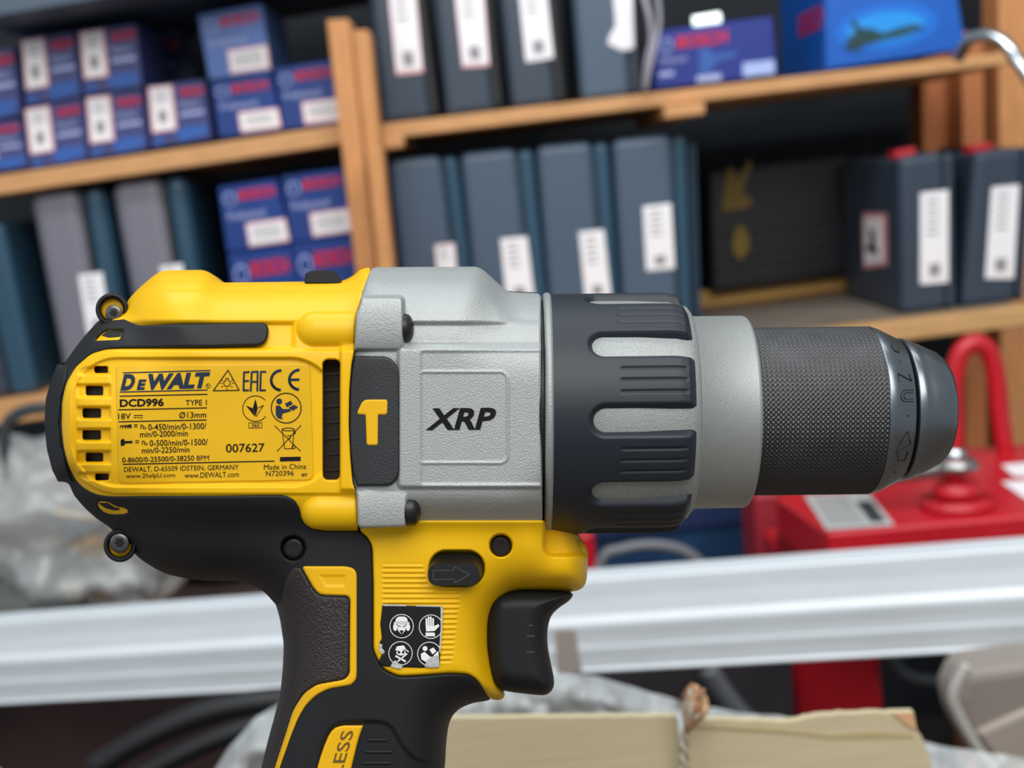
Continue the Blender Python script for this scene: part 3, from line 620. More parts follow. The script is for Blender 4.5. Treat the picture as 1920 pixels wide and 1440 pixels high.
GX0, GY0, GS = 60, 480, 2
gx = np.arange(GX0, 1232, GS, dtype=float); gy = np.arange(GY0, 1990, GS, dtype=float)
GXX, GYY = np.meshgrid(gx, gy)
dS, _, _ = seg_near(SILH, GXX, GYY)
low = ss(GYY, 928, 1000)
T = 190*(1-low)+150*low + 14*ss(GXX, 640, 700)*(1-low)
low = ss(GYY, 930, 1130)
Wd = 170*(1-low)+95*low
nose = ss(GXX, 1000, 1030)*ss(GYY, 985, 1003)
Wd = Wd*(1-nose)+48*nose; T = T*(1-nose)+112*nose
MB = T*edge(np.maximum(dS, 0), Wd, 2.2)
def blur(A, r, it=2):
    for _ in range(it):
        for ax in (0, 1):
            P = np.pad(A, [(r+1, r) if a == ax else (0, 0) for a in (0, 1)], mode='edge').cumsum(ax)
            n = A.shape[ax]
            hi = np.take(P, range(2*r+1, 2*r+1+n), ax); lo = np.take(P, range(0, n), ax); A = (hi-lo)/(2*r+1)
    return A
MB = blur(MB, 7)
def bil(A, X, Y):
    fx = np.clip((X-GX0)/GS, 0, A.shape[1]-1.001); fy = np.clip((Y-GY0)/GS, 0, A.shape[0]-1.001)
    i = fx.astype(int); j = fy.astype(int); u = fx-i; v = fy-j
    return (A[j, i]*(1-u)+A[j, i+1]*u)*(1-v)+(A[j+1, i]*(1-u)+A[j+1, i+1]*u)*v
def MZ(X, Y):
    return bil(MB, X, Y)*edge(np.maximum(bil(dS, X, Y), 0), 10)

def grid_part(name, poly, zf, m, parent, step=2, holes=(), back=True, bstep=6, smooth=True):
    VV, QQ, off = [], [], 0
    poly = np.asarray(poly, float)
    for side, st in ((1, step), (-1, bstep)):
        if side < 0 and not back: continue
        x0, y0 = poly.min(0); x1, y1 = poly.max(0)
        xs = np.arange(math.floor(x0/st)*st-st, x1+2*st, st); ys = np.arange(math.floor(y0/st)*st-st, y1+2*st, st)
        X, Y = np.meshgrid(xs, ys)
        d, nx, ny = seg_near(poly, X, Y)
        for h in holes:
            dh, hx, hy = seg_near(h, X, Y); dh = -dh
            k = dh < d; d = np.where(k, dh, d); nx = np.where(k, hx, nx); ny = np.where(k, hy, ny)
        ins = d > 0
        cell = ins[:-1, :-1] | ins[1:, :-1] | ins[:-1, 1:] | ins[1:, 1:]
        out = ~ins; Xs = np.where(out, nx, X); Ys = np.where(out, ny, Y); ds = np.where(out, 0, d)
        Z = zf(Xs, Ys, ds)
        P = loc3(Xs, Ys, Z)
        if side < 0: P[..., 2] *= -1
        idx = np.arange(X.size).reshape(X.shape)
        a, b, c, e = idx[:-1, :-1][cell], idx[:-1, 1:][cell], idx[1:, 1:][cell], idx[1:, :-1][cell]
        Q = np.stack([a, e, c, b], 1) if side > 0 else np.stack([a, b, c, e], 1)
        used = np.unique(Q); rm = np.full(X.size, -1); rm[used] = np.arange(len(used))
        VV.append(P.reshape(-1, 3)[used]); QQ.append(rm[Q]+off); off += len(used)
    me = fastmesh(name, np.concatenate(VV), np.concatenate(QQ))
    return link(name, me, m, parent, smooth)
def bev(d, w, h): return h*(1-edge(d, w))
def add_print(name, pr, zf, m, parent, label=None):
    V = np.array(pr.V, float); me = pymesh(name, loc3(V[:, 0], V[:, 1], zf(V[:, 0], V[:, 1])), pr.F)
    o = link(name, me, m, parent, False)
    if label: o['label'] = label
    return o

# --- yellow motor housing
HOUS = [(231,586),(240,562),(261,540),(285,519),(304,507),(382,506),(397,513),(415,530),(643,527),(664,516),(675,503),(697,501),
 (681,541),(675,570),(667,590),(664,660),(659,682),(655,733),(654,798),(657,859),(661,906),(668,924),(671,991),(671,1000),
 (240,1000),(200,970),(160,935),(125,890),(105,850),(98,797),(105,740),(125,690),(160,640),(205,598)]
OPEN = [(178,687,202,699),(162,724,193,741),(156,766,189,783),(156,807,189,824),(162,849,193,865),(180,888,204,900)]
def z_hous(X, Y, d):
    z = MZ(X, Y)
    z = z - 9*ss(Y, 603, 611)*(1-ss(Y, 650, 656))*(1-ss(X, 545, 556))                    # channel for the rubber arm
    z = z + 5*(1-ss(Y, 598, 606))*ss(Y, 541, 549)                                        # flank below the top crease
    fr = rr_sdf(X, Y, 116, 654, 760, 929, 110)
    z = z + 5*ss(fr, 0, 5)
    inn = rr_sdf(X, Y, 133, 669, 632, 914, 88)
    z = z - 9*ss(inn, 0, 5)
    z = z + 0*X
    # upper and lower screw bosses
    for cy, xl, r in ((620, 591, 36), (957, 598, 35)):
        q = np.hypot(np.maximum(xl-X, 0), Y-cy)
        zb = MZ(X*0+640, Y*0+cy)-8+np.sqrt(np.maximum(r*r-q*q, 0))*.85
        z = np.where((q < r), np.maximum(z, zb), z)
    z = z + 9*ss(X, 636, 641)*ss(Y, 640, 660)*(1-ss(Y, 915, 925))
    # left vent: shallow pit with bars, deep slots
    pit = rr_sdf(X, Y, 143, 686, 209, 902, 22)
    bar = np.zeros_like(X)
    for y0, y1 in ((702,722),(744,764),(785,805),(827,847),(868,888)):
        bar = np.maximum(bar, ss(Y, y0-1.5, y0+3.5)*(1-ss(Y, y1-3.5, y1+1.5)))
    inside = ss(pit, 0, 5)
    z = z - 7*inside*(1-bar) + 4*inside*bar
    for x0, y0, x1, y1 in OPEN: z = z - 70*ss(rr_sdf(X, Y, x0, y0, x1, y1, 3), -1, 2)
    z = z - 90*ss(rr_sdf(X, Y, 606, 675, 637, 899, 9), -1.5, 1.5)
    return z - bev(d, 4, 4)*(X > 640)
housing = grid_part('motor_housing', rnd(HOUS), z_hous, YEL, drill)
# dark inside of the vents
pr = grid_part('vent_opening', rrect(604, 673, 640, 901, 8), lambda X, Y, d: MZ(X, Y)-34, VOID, drill, step=4, back=False)
for i in range(7):
    y = 700+30*i
    grid_part('vent_fin', [(608,y),(636,y-2),(636,y+2),(608,y+4)], lambda X, Y, d: MZ(X, Y)-31, BLK, pr, step=4, back=False, smooth=False)
for x0, y0, x1, y1 in OPEN:
    grid_part('vent_opening', rrect(x0-1, y0-1, x1+1, y1+1, 3), lambda X, Y, d: MZ(X, Y)-30, VOID, drill, step=4, back=False)

# --- label plate with print
LZ = lambda X, Y: MZ(X, Y)-4+3.2
lab = grid_part('rating_label', rpoly([(216,684,12),(582,680,14),(589,901,14),(221,908,12)]), lambda X, Y, d: MZ(X, Y)-4+2.2-bev(d, 2, 3), YLAB, drill, back=False)
lab['label'] = 'yellow rating label printed with black lettering'
P1 = Print(); P2 = Print()
sl = .24
P2.text('D', 3, 225.5, 701.5, 249, 732, -.03, sl); P2.text('E', 3, 256, 711.5, 270, 731, -.03, sl); P2.text('WALT', 3, 270.5, 699.5, 387, 729.5, -.03, sl)
P2.line([(230.6,699),(393.6,694.6)], 2); P2.line([(225,735),(388.6,731)], 2)
P1.arc(390, 723.4, 4.2, .8); P1.text('R', 0, 388, 721, 392, 725.6)
for a, b, wd in (((224.5,742.7),(388.6,739.2),1.8),((222.3,768.3),(387.5,764.6),1.8),((222.3,790.8),(387,787.3),1.8),((230.6,870.5),(513.9,864.5),1.9)): P1.line([a, b], wd)
P1.text('DCD996', 1, 224.5, 747.5, 307, 762.5); P1.text('TYPE 1', 0, 348, 749.7, 387.5, 760)
P1.text('18V', 0, 221.4, 775, 245, 785.8); P1.text('\u00d813mm', 0, 336, 772, 386.6, 783.6)
P1.line([(251,779),(267.4,778.6)], 1.4)
for k in range(3): P1.line([(251+6*k,783),(255+6*k,782.9)], 1.4)
def rate(y0, x0, t):
    P1.text('= n', 0, x0, y0+1.5, x0+18, y0+10); P1.text('o', 0, x0+18.5, y0+6, x0+23, y0+11)
    P1.text(t, 0, x0+27, y0, x0+136, y0+11.5)
rate(794, 250.8, '0-450/min/0-1300/'); P1.text('min/0-2000/min', 0, 262.3, 807.7, 352, 818.8)
rate(824, 253.6, '0-500/min/0-1500/'); P1.text('min/0-2250/min', 0, 265.6, 838.3, 355.3, 849)
for k in range(4):                                   # drill bit symbol
    x = 225+5*k; P1.line([(x,802.5),(x+1,797.5),(x+4,798.5),(x+4.6,802)], 2.1 if k > 1 else 1.4)
P1.poly([(240,796),(246.5,795.6),(246.3,803),(244,803)])
P1.poly([(226,826),(229,823),(233,823.5),(233,827),(248,826.6),(248.4,830.6),(233.5,831.4),(234,834.6),(226.6,836.2)])   # hammer symbol
P1.text('0-8600/0-25500/0-38250', 0, 228.9, 855.8, 364, 865.6, -.03); P1.text('BPM', 2, 369, 854, 391.6, 863)
P1.text('DEWALT, D-65509 IDSTEIN, GERMANY', 2, 232.4, 873.4, 447.2, 884)
P1.text('www.2helpU.com', 2, 236, 887.5, 328, 898); P1.text('www.DEWALT.com', 2, 346, 885.3, 447.6, 895.2)
P1.text('007627', 0, 423.6, 831.7, 495.8, 847.7); P1.text('Made in China', 2, 494.9, 870.2, 574, 879.9)
P1.text('N720396', 2, 498.6, 882.7, 550.7, 892.3); P1.text('WY', 1, 564.9, 887.5, 576.3, 894)
P1.poly([(524.9,857),(563.6,856.2),(563.6,864.2),(524.9,865)])
P1.line([(427.5,694),(399.8,732.6),(448.3,731.6)], 1.7, True)                            # lamp-in-triangle sign
P1.arc(425.5, 718.5, 6, 1.3, 110, 430); P1.line([(423.4,713),(423.4,709.4),(428,709.3),(428,713)], 1.3)
for a in (150, 180, 215, 270, 325, 0, 30): P1.line([(425.5+9*math.cos(R_(a)),718.5-9*math.sin(R_(a))),(425.5+12.5*math.cos(R_(a)),718.5-12.5*math.sin(R_(a)))], 1.1)
e = P2                                                                                   # EAC
for pts in ([(467,697.5),(457.4,698),(456.6,732),(466,731.6)],[(457,714.5),(466,714)],[(470,733.5),(472,697.5),(483,696.6),(482.4,733)],[(471,716),(482.6,715.6)],[(498.5,697),(489,697),(488,732),(497.5,731.6)]): e.line(pts, 3.4)
P2.arc(528, 713, 19.5, 5, 95, 262, ry=18.5); P2.arc(562, 712, 19.5, 5, 95, 262, ry=18.5); P2.line([(545,712),(560,711.6)], 4.6)   # CE
P1.arc(479, 766, 24, 1.3, 42, 322)
P1.poly([(479,748),(483,765),(479,781),(474,765)]); P1.poly([(461,760),(474,766),(478,781)]); P1.line([(480,781),(494,760),(484,765)], 1.2)
P1.line([(466.5,792.8),(491,792.2),(491,802),(466.5,802.6)], 1, True); P1.text('060', 0, 472, 794.3, 486.5, 800.6)
P1.arc(536.5, 765, 28, 1.7)
P2.disc(523.5, 752.5, 5.4); P2.poly([(517,761),(524,760),(530,767),(544,767),(545,771),(530,775),(528,781),(530,786),(521,784),(517,778)])
P2.poly([(534,757),(545,751.5),(549,757),(538,763.5)]); P2.poly([(541,764.5),(551,759),(559,763),(549,770)])
P1.line([(515,798),(563.5,846)], 1.3); P1.line([(564.2,797.4),(519.5,846)], 1.3)          # crossed-out bin
P1.line([(529,806),(533.5,841),(549,841),(551,806)], 1.2); P1.arc(540.5, 805, 12, 1.3, 0, 360, 20, 2.6); P1.arc(550.5, 838, 3.2, 1.2)
P1.line([(538,817),(546,816.5),(543,823)], 1.2); P1.line([(552,808),(554,812),(551.5,813)], 1.4)
add_print('printed_text', P1, LZ, INK, lab); add_print('printed_logo', P2, LZ, INKB, lab, 'dark blue brand lettering and marks')

# --- rubber overmould: rear band, lower wing and grip, one piece
SL_L = [(490,1440),(500,1397),(514,1345),(525,1304),(530,1255),(532,1208),(525,1161),(517,1133),(511,1127),(496,1110),(471,1096),(439,1089),
 (392,1089),(355,1086),(317,1078),(292,1067),(261,1047),(205,988),(183,974),(161,955),(139,930),(128,904),(109,903),(98,882),(88,843),(83,797),
 (86,746),(97,710),(107,683),(121,684),(122,679),(150,640),(183,602),(205,590),(231,587)]
SL_R = [(913,1314),(886,1318),(862,1328),(848,1342),(841,1359),(837,1390),(834,1440),(815,1560),(790,1700),(776,1850),(776,1960),(400,1960),(395,1850),(430,1640)]
OVER = [(240,601),(258,610),(337,607),(480,605),(494,605),(502,610),(504,620),(502,634),(496,644),(485,649),(382,652),(231,653),(201,655),(171,664),(143,688),(125,719),(118,752),(116,797),(121,836),
 (128,870),(142,899),(161,917),(183,927),(211,930),(533,927),(552,935),(563,952),(567,977),(580,989),(605,994),(672,994),(690,1008),(698,1025),
 (700,1097),(700,1218),(709,1238),(721,1256),(748,1268),(789,1266),(844,1262),(879,1264),(896,1276),(913,1304),(921,1311)]+SL_R+SL_L
H1 = rpoly([(177,639,5),(186,628,8),(198,619,6),(231,618,4),(225,637,5)]); H2 = smooth_poly([(182,941),(202,941),(216,950),(238,954),(239,963),(205,964),(188,955)], 1)
def z_over(X, Y, d):
    z = MZ(X, Y)
    k = np.clip(bil(dS, X, Y)/14, 0, 1)
    z = z + 5*k
    # raised rim along the lower grip panel
    pan = seg_near(PANEL, X, Y)[0]
    z = z - 7*ss(pan, -2, 7)*k
    for cx, cy in ((550, 1028),): z = z - 22*ss(-np.hypot(X-cx, Y-cy), -25, -21)
    return z - bev(d, 6, 8)*k
PANEL = smooth_poly([(585,1500),(600,1395),(625,1356),(660,1350),(717,1350),(738,1362),(755,1396),(779,1422),(806,1427),(834,1403),(900,1440),(860,1750),(520,1750)], 2)
over = grid_part('rubber_overmould', rnd(OVER), z_over, RUB, drill, holes=(H1, H2))
over['label'] = 'black rubber rear band, wing and grip'
grid_part('vent_opening', [(190,629),(200,621),(230,620),(226,631),(204,633)], lambda X, Y, d: MZ(X, Y)-7.6, VOID, drill, step=4, back=False)
grid_part('vent_opening', [(183,943),(202,943),(214,951),(234,955),(214,957),(198,953)], lambda X, Y, d: MZ(X, Y)+1.5, VOID, drill, step=4, back=False)
PADP = [(109,903),(98,882),(88,843),(83,797),(86,746),(97,710),(107,683),(128,684),(122,715),(113,750),(110,797),(115,840),(124,872),(136,904)]
grid_part('rear_bumper', PADP, lambda X, Y, d: (MZ(X, Y)+16)*np.clip(edge(d, 8), 0, 1)*.0+(MZ(X, Y)+14*edge(bil(dS, X, Y)*(bil(dS, X, Y) > 0), 10)-bev(d, 5, 8)*(bil(dS, X, Y) > 2)), RUB, drill)
# textured back-strap, yellow piping and panels
GRP = [(545,1068),(552,1062),(564,1064),(588,1106),(600,1117),(652,1119),(656,1124),(655,1264),(645,1274),(593,1283),(569,1300),(549,1331),(528,1397),(514,1440),(460,1640),(425,1850),(395,1850),
 (430,1640),(490,1440),(500,1397),(514,1345),(525,1304),(530,1255),(532,1208),(525,1161),(518,1134),(527,1126),(534,1090)]
g = grid_part('back_strap', rnd(GRP), lambda X, Y, d: MZ(X, Y)+8*np.clip(bil(dS, X, Y)/14, 0, 1)-bev(d, 5, 8)*np.clip(bil(dS, X, Y)/8, 0, 1), GRIP, drill)
g['label'] = 'pebble textured dark rubber back of the grip'
PIP = [(564,1061),(645,1061),(659,1063),(668,1070),(670,1080),(670,1262),(668,1276),(659,1285),(617,1292),(593,1304),(573,1324),(559,1348),(545,1383),(525,1440),(475,1640),(440,1850),
 (428,1850),(463,1640),(514,1440),(528,1397),(549,1331),(569,1300),(593,1283),(645,1274),(655,1264),(656,1124),(652,1118),(600,1116),(588,1104)]
def z_pip(X, Y, d):
    z = MZ(X, Y)+9-bev(d, 4, 7)
    q = seg_near([(599,1079),(648,1079),(646,1099),(610,1099)], X, Y)[0]
    return z-2.2*ss(q, -2, 3)
grid_part('yellow_piping', rnd(PIP), z_pip, YELA, drill)['label'] = 'thin yellow line framing the grip'
BAD = smooth_poly([(560,1560),(593,1440),(612,1386),(624,1366),(641,1360),(661,1360),(681,1360),(681,1361),(672,1386),(659,1440),(630,1560)], 1)
bz = lambda X, Y, d: MZ(X, Y)+4-bev(d, 3, 5)
b = grid_part('grip_badge', BAD, bz, YELA, drill, back=False); b['label'] = 'yellow badge with dark lettering on the grip'
pr = Print()
# text runs upwards along the badge
pr.quadtext('BRUSHLESS', 0, (577,1592), (641,1370), (664,1370), (600,1592))
add_print('printed_text', pr, lambda X, Y: MZ(X, Y)+5, mat('brown_ink', srgb(96, 74, 20), .6), b)
for i, (x0, x1, y) in enumerate(((688,727,1388),(683,737,1410),(676,735,1431),(668,738,1453))):
    grid_part('grip_rib', rrect(x0, y-4, x1, y+4, 4), lambda X, Y, d: MZ(X, Y)+1-bev(d, 4, 5), RUB, drill, back=False)

# --- yellow front housing
FRONT = [(672,994),(690,1008),(698,1025),(700,1097),(700,1218),(709,1238),(721,1256),(748,1268),(789,1266),(844,1262),(879,1264),(896,1276),(913,1304),
 (922,1312),(936,1313),(945,1309),(947,1299),(934,1280),(922,1218),(922,1166),(930,1139),(954,1116),(975,1111),(1078,1109),(1092,1104),(1100,1090),(1103,1039),(1099,1022),(1085,1003),(1040,985),(1020,975),(680,975)]
def z_front(X, Y, d):
    k = np.clip(bil(dS, X, Y)/12, 0, 1)
    z = MZ(X, Y)+7*k
    nb = rr_sdf(X, Y, 1019, 950, 1200, 1043, 16)
    z = z-44*ss(nb, -3, 7)*ss(-(X-1103), 0, 5)
    reg = seg_near([(716,1055),(793,1055),(803,1094),(868,1098),(860,1150),(848,1246),(716,1246)], X, Y)[0]
    ph = (Y-1062)/9.6
    z = z+2.2*np.cos(ph*2*math.pi)*ss(reg, 0, 5)
    z = z-26*ss(rr_sdf(X, Y, 805, 1032, 908, 1099, 32), -2, 3)
    z = z-30*ss(-np.hypot(X-939, Y-1023), -23, -19)
    z = np.maximum(z, .3*MZ(X, Y))
    return z-bev(d, 6, 9)*k
fr = grid_part('trigger_housing', rnd(FRONT), z_front, YEL, drill)

# --- loft between two outlines at two heights
def loft(name, rings, m, parent, smooth=True, cap=True, flat=False):
    """rings: list of (outline px Nx2, z)"""
    n = len(rings[0][0]); V = []; Fc = []
    for pts, z in rings:
        pts = np.asarray(pts, float); V += list(loc3(pts[:, 0], pts[:, 1], np.full(n, float(z))))
    for r in range(len(rings)-1):
        for i in range(n): j = (i+1) % n; Fc.append((r*n+i, r*n+j, (r+1)*n+j, (r+1)*n+i))
    if cap: Fc.append(tuple((len(rings)-1)*n+i for i in range(n)))
    o = link(name, pymesh(name, V, Fc), m, parent, False)
    if smooth:
        o.data.polygons.foreach_set('use_smooth', [True]*(len(Fc)-1)+[False])
    return o
def shr(P, k, c=None):
    P = np.asarray(P, float); c = P.mean(0) if c is None else np.array(c); return c+(P-c)*k
st0 = rrect(808, 1036, 906, 1094, 29, 8); st1 = rrect(802, 1057, 899, 1098, 20.5, 8)
fb = loft('direction_button', [(st0, 118), (st0, 142), (st1, 178), (shr(st1, .975), 181)], BLK, drill)
pr = Print(); pr.line([(812,1070),(851,1069),(851,1062),(881,1077),(852,1093),(852,1086),(813,1087)], 1.6, True)
add_print('arrow_mark', pr, lambda X, Y: X*0+181.8, mat('grey_mark', (.05, .05, .055, 1), .5), fb)

def lathe(name, prof, m, parent, n=96, cy=None, cz=0., phase=0, smooth=True, squash=1.):
    """revolve about the drill's long axis; prof = (x, r) in drill units"""
    prof = np.array(prof, float); a = np.linspace(0, 2*math.pi, n, endpoint=False)+phase
    V = []
    for x, r in prof:
        yc = (720-axis_y(x)) if cy is None else cy
        V.append(tru(np.full(n, x-960), yc+r*np.sin(a), cz+r*np.cos(a)*squash))
    V = np.concatenate(V); k = len(prof); i = np.arange(n); j = (i+1) % n
    Q = np.concatenate([np.stack([r*n+i, r*n+j, (r+1)*n+j, (r+1)*n+i], 1) for r in range(k-1)])
    return link(name, fastmesh(name, V, Q), m, parent, smooth)
def axis_y(x): return 776-(x-1020)*.0115
def screw_face(parent, cx, cy, r, z, depth=6, m=SCRW, hex_=BLK, name='screw'):
    """torx screw seen head on"""
    a = np.linspace(0, 2*math.pi, 32, endpoint=False)
    c = lambda rr: np.stack([cx+rr*np.cos(a), cy+rr*np.sin(a)], 1)
    sr = loft(name, [(c(r), z-depth), (c(r), z-2), (c(r*.9), z), (c(r*.55), z)], m, parent)
    b_ = np.linspace(0, 2*math.pi, 24, endpoint=False); rr = r*.45*(1+.16*np.cos(6*b_))
    loft('torx_socket', [(np.stack([cx+rr*np.cos(b_), cy+rr*np.sin(b_)], 1), z+.3), (np.stack([cx+rr*.8*np.cos(b_), cy+rr*.8*np.sin(b_)], 1), z+.5)], VOID, sr, cap=True)
    return sr
for sx_, sy_, sr_, so_ in ((939, 1023, 19.5, -9), (550, 1028, 20, -9)): screw_face(drill, sx_, sy_, sr_, float(MZ(np.array([[sx_*1.]]), np.array([[sy_*1.]]))[0, 0])+so_, 14, m=BLK)

# --- screw lugs on the rear band
for (cx, cy, sx, sy, up) in ((210, 580, 213, 587, 1), (225, 1023, 224, 1018, -1)):
    a = np.linspace(0, 2*math.pi, 40, endpoint=False)
    c = lambda r, x=cx, y=cy: np.stack([x+r*np.cos(a), y+r*np.sin(a)], 1)
    lg = loft('screw_lug', [(c(30), -70), (c(31), 40), (c(30), 58), (c(26), 62), (c(23), 58), (c(21.5), 36)], RUB, drill)
    loft('inner_sleeve', [(c(21.5), 10), (c(21), 44), (c(17), 45)], YELA, lg, cap=True)['label'] = 'yellow sleeve inside the lug'
    screw_face(lg, sx, sy, 15.5 if up > 0 else 18.5, 66, 20)

# --- mode selector nub on top
nub = [(571,530),(573,513),(583,508),(620,507),(630,511),(641,526),(641,530)]
loft('selector_button', [(nub, -40), (nub, 30), (shr(nub, .93, (606,530)), 40)], BLK, drill, smooth=False)

# --- trigger
TRG = smooth_poly([(1076,1108),(1072,1124),(1044,1142),(1030,1159),(1025,1194),(1030,1232),(1039,1269),(1039,1290),(1027,1303),(1010,1304),(935,1295),(915,1280),(905,1218),(905,1150),(915,1115),(950,1100)], 2)
def z_trg(X, Y, d): return 92*edge(d, 42, 2.4)
grid_part('trigger', TRG, z_trg, RUB, drill)
pr = Print()
for y, x0, x1 in ((1172,992,999),(1192,988,1002),(1222,988,1002)): pr.line([(x0,y),(x1,y+1)], 1.2)
add_print('scuff_mark', pr, lambda X, Y: X*0+93, mat('scuff_grey', (.10, .10, .11, 1), .6), drill)

# --- warning sticker
STK = [(717,1134),(760,1135),(829,1137),(829,1180),(826,1220),(824,1250),(790,1252),(757,1251),(730,1250),(717,1249),(710,1240),(715,1228),(722,1224),(714,1214),(711,1206),(716,1196),(713,1170)]
sk = grid_part('warning_sticker', STK, lambda X, Y, d: MZ(X, Y)+9.6-bev(d, 1.5, 1), mat('sticker_black', (.006, .006, .006, 1), .5, spec=.3), drill, back=False, smooth=False)
sk['label'] = 'torn black safety sticker with four white pictograms'
pr = Print(); pk = Print()
for cx, cy in ((753,1174),(808,1175),(751,1225)): pr.arc(cx, cy, 22, 1.4, 0 if cx < 800 else 25, 360 if cx < 800 else 335)
pr.arc(805, 1226, 22, 1.4, 30, 300)
pr.poly([(741,1166),(743,1159),(748,1156),(758,1156),(763,1159),(765,1166)]); pr.line([(739,1168),(767,1168)], 2.4)      # helmet and muffs
pr.disc(741, 1176, 4, 7); pr.disc(765, 1176, 4, 7)
pr.poly([(745,1170),(761,1170),(760,1182),(753,1190),(746,1182)])
pk.line([(746,1173),(751,1175)], 1.4); pk.line([(755,1175),(760,1173)], 1.4); pk.poly([(749,1182),(757,1182),(753,1190)])
for i, (x, y) in enumerate(((799.5,1160),(803.5,1157),(807.7,1157),(812,1160))): pr.line([(x,y),(x+.3,1176)], 3.2)          # hand
pr.poly([(798,1172),(814,1174),(822,1170),(824,1174),(815,1183),(799,1184)]); pr.poly([(798,1186),(815,1186),(816,1193),(798,1193)])
pr.poly([(741,1220),(744,1212),(757,1210),(762,1218)]); pr.disc(752, 1224, 9, 5); pr.line([(742,1230),(760,1240)], 3.4); pr.line([(746,1240),(763,1226)], 2.6)
pk.disc(748, 1223, 2.5); pk.disc(756, 1223, 2.5); pr.line([(758,1216),(766,1222)], 2)
pr.disc(797, 1216, 4.6); pr.poly([(789,1226),(796,1222),(806,1231),(812,1232),(811,1238),(798,1241),(790,1236)]); pr.poly([(805,1218),(813,1214),(818,1221),(811,1227)]); pr.poly([(813,1229),(821,1221),(823,1227),(816,1233)])
add_print('pictogram', pr, lambda X, Y: MZ(X, Y)+10.2, INKW, sk); add_print('pictogram_detail', pk, lambda X, Y: MZ(X, Y)+10.5, INK, sk)
FOIL = mat('torn_foil', (.62, .62, .60, 1), .3, metal=.5, bump=.8, bscale=900, bdist=.0004)
for pl in ([(732,1250),(737,1240),(742,1238),(747,1244),(756,1246),(752,1255),(745,1253)], [(796,1250),(800,1238),(808,1232),(815,1230),(823,1228),(824,1250),(810,1252)],
           [(711,1206),(717,1208),(716,1215),(722,1222),(715,1226),(711,1220)], [(718,1133),(760,1134),(829,1136),(829,1138),(780,1137),(718,1136)], [(826,1138),(831,1140),(829,1180),(826,1222),(823,1224),(826,1180)]):
    grid_part('torn_edge', pl, lambda X, Y, d: MZ(X, Y)+11, FOIL, sk, step=3, back=False, smooth=False)['label'] = 'torn silvery edge'

# --- cast gearbox housing
GEAR = [(697,501),(896,500),(910,509),(930,528),(953,547),(1008,549),(1014,555),(1017,975),(1012,979),(790,984),(762,988),(671,991),(668,924),(661,906),(657,859),(654,798),(655,733),
 (659,682),(664,660),(667,590),(675,570),(681,541)]
def z_gear(X, Y, d):
    z = MZ(X, Y)+2
    hump = 1-ss(X+(Y-520)*-.35, 905, 955)
    z = z-16*(1-hump)*(1-ss(Y, 598, 612))*np.clip(z/120, 0, 1)
    z = z-10*ss(X, 752, 768)*ss(Y, 600, 612)*(1-ss(Y, 640, 650))                            # channel beside the upper screw
    pan = rr_sdf(X, Y, 742, 648, 1100, 919, 14)
    z = z+7*ss(pan, 0, 9)
    pan2 = rr_sdf(X, Y, 786, 655, 1100, 912, 10)
    z = z-3*ss(pan2, 0, 8)
    f = rr_sdf(X, Y, 780, 697, 952, 868, 16)
    z = z+2.4*np.exp(-(f/2.2)**2)*ss(X, 784, 796)
    for x0, y0, x1, y1 in ((640, 556, 757, 657), (640, 919, 763, 1010)):                     # blocks that carry the screws
        q = rr_sdf(X, Y, x0, y0, x1, y1, 10); yc = 610 if y0 < 800 else 956
        zb = MZ(X*0+735, Y*0+yc)+6+18*np.sqrt(np.maximum(1-((Y-yc)/58)**2, 0))-6*ss(X, 640, 760)*0
        z = np.where(q > -3, np.maximum(z, zb*ss(q, -3, 4)+z*(1-ss(q, -3, 4))), z)
    return z-bev(d, 5, 7)*(d < 5)*(Y > 512)
gear = grid_part('gearbox_housing', rnd(GEAR), z_gear, SIL, drill)
gear['label'] = 'rough cast silver gearbox housing'
for cx, cy in ((757, 617), (770, 957)):
    z0 = 188 if cy < 800 else 184
    L = loc3(np.array(cx*1.), np.array(cy*1.), np.array(z0*1.)); k = (DD-z0)/DD
    X0 = (cx-960)*k+960; Y0 = (720-cy)*k
    s_ = lathe('screw', [(X0-8, 26), (X0+2, 27), (X0+9, 25), (X0+14, 19), (X0+17, 9), (X0+17.5, .1)], BLK, drill, 32, cy=Y0, cz=z0)
# badge with hammer
BDG = rpoly([(665,667,4),(731,668,20),(749,690,16),(750,890,18),(735,911,16),(669,912,4),(662,890,10),(657,850,10),(655,798,10),(656,733,10),(660,690,8)], 5)
hb = grid_part('hammer_badge', BDG, lambda X, Y, d: np.maximum(MZ(X, Y)+12, 0)-bev(d, 4, 8), mat('badge_rubber', (.014, .015, .018, 1), .5, bump=.4, bscale=2500, bdist=.0003), drill, back=False)
H_ = [(684,750),(693,749),(724,749),(727,754),(726,775),(722,778),(709,778),(708.5,832),(706,835),(690,835),(687,831),(685.5,778),(671,777),(670,772),(678,755)]
grid_part('hammer_symbol', H_, lambda X, Y, d: MZ(X, Y)+13.6-bev(d, 2, 2), YELA, hb, back=False)['label'] = 'flat yellow hammer'
pr = Print(); pr.text('XRP', 1, 798, 765, 922, 806, -.01, .28)
add_print('printed_logo', pr, lambda X, Y: MZ(X, Y)+7.3, INK, gear, 'black lettering XRP')

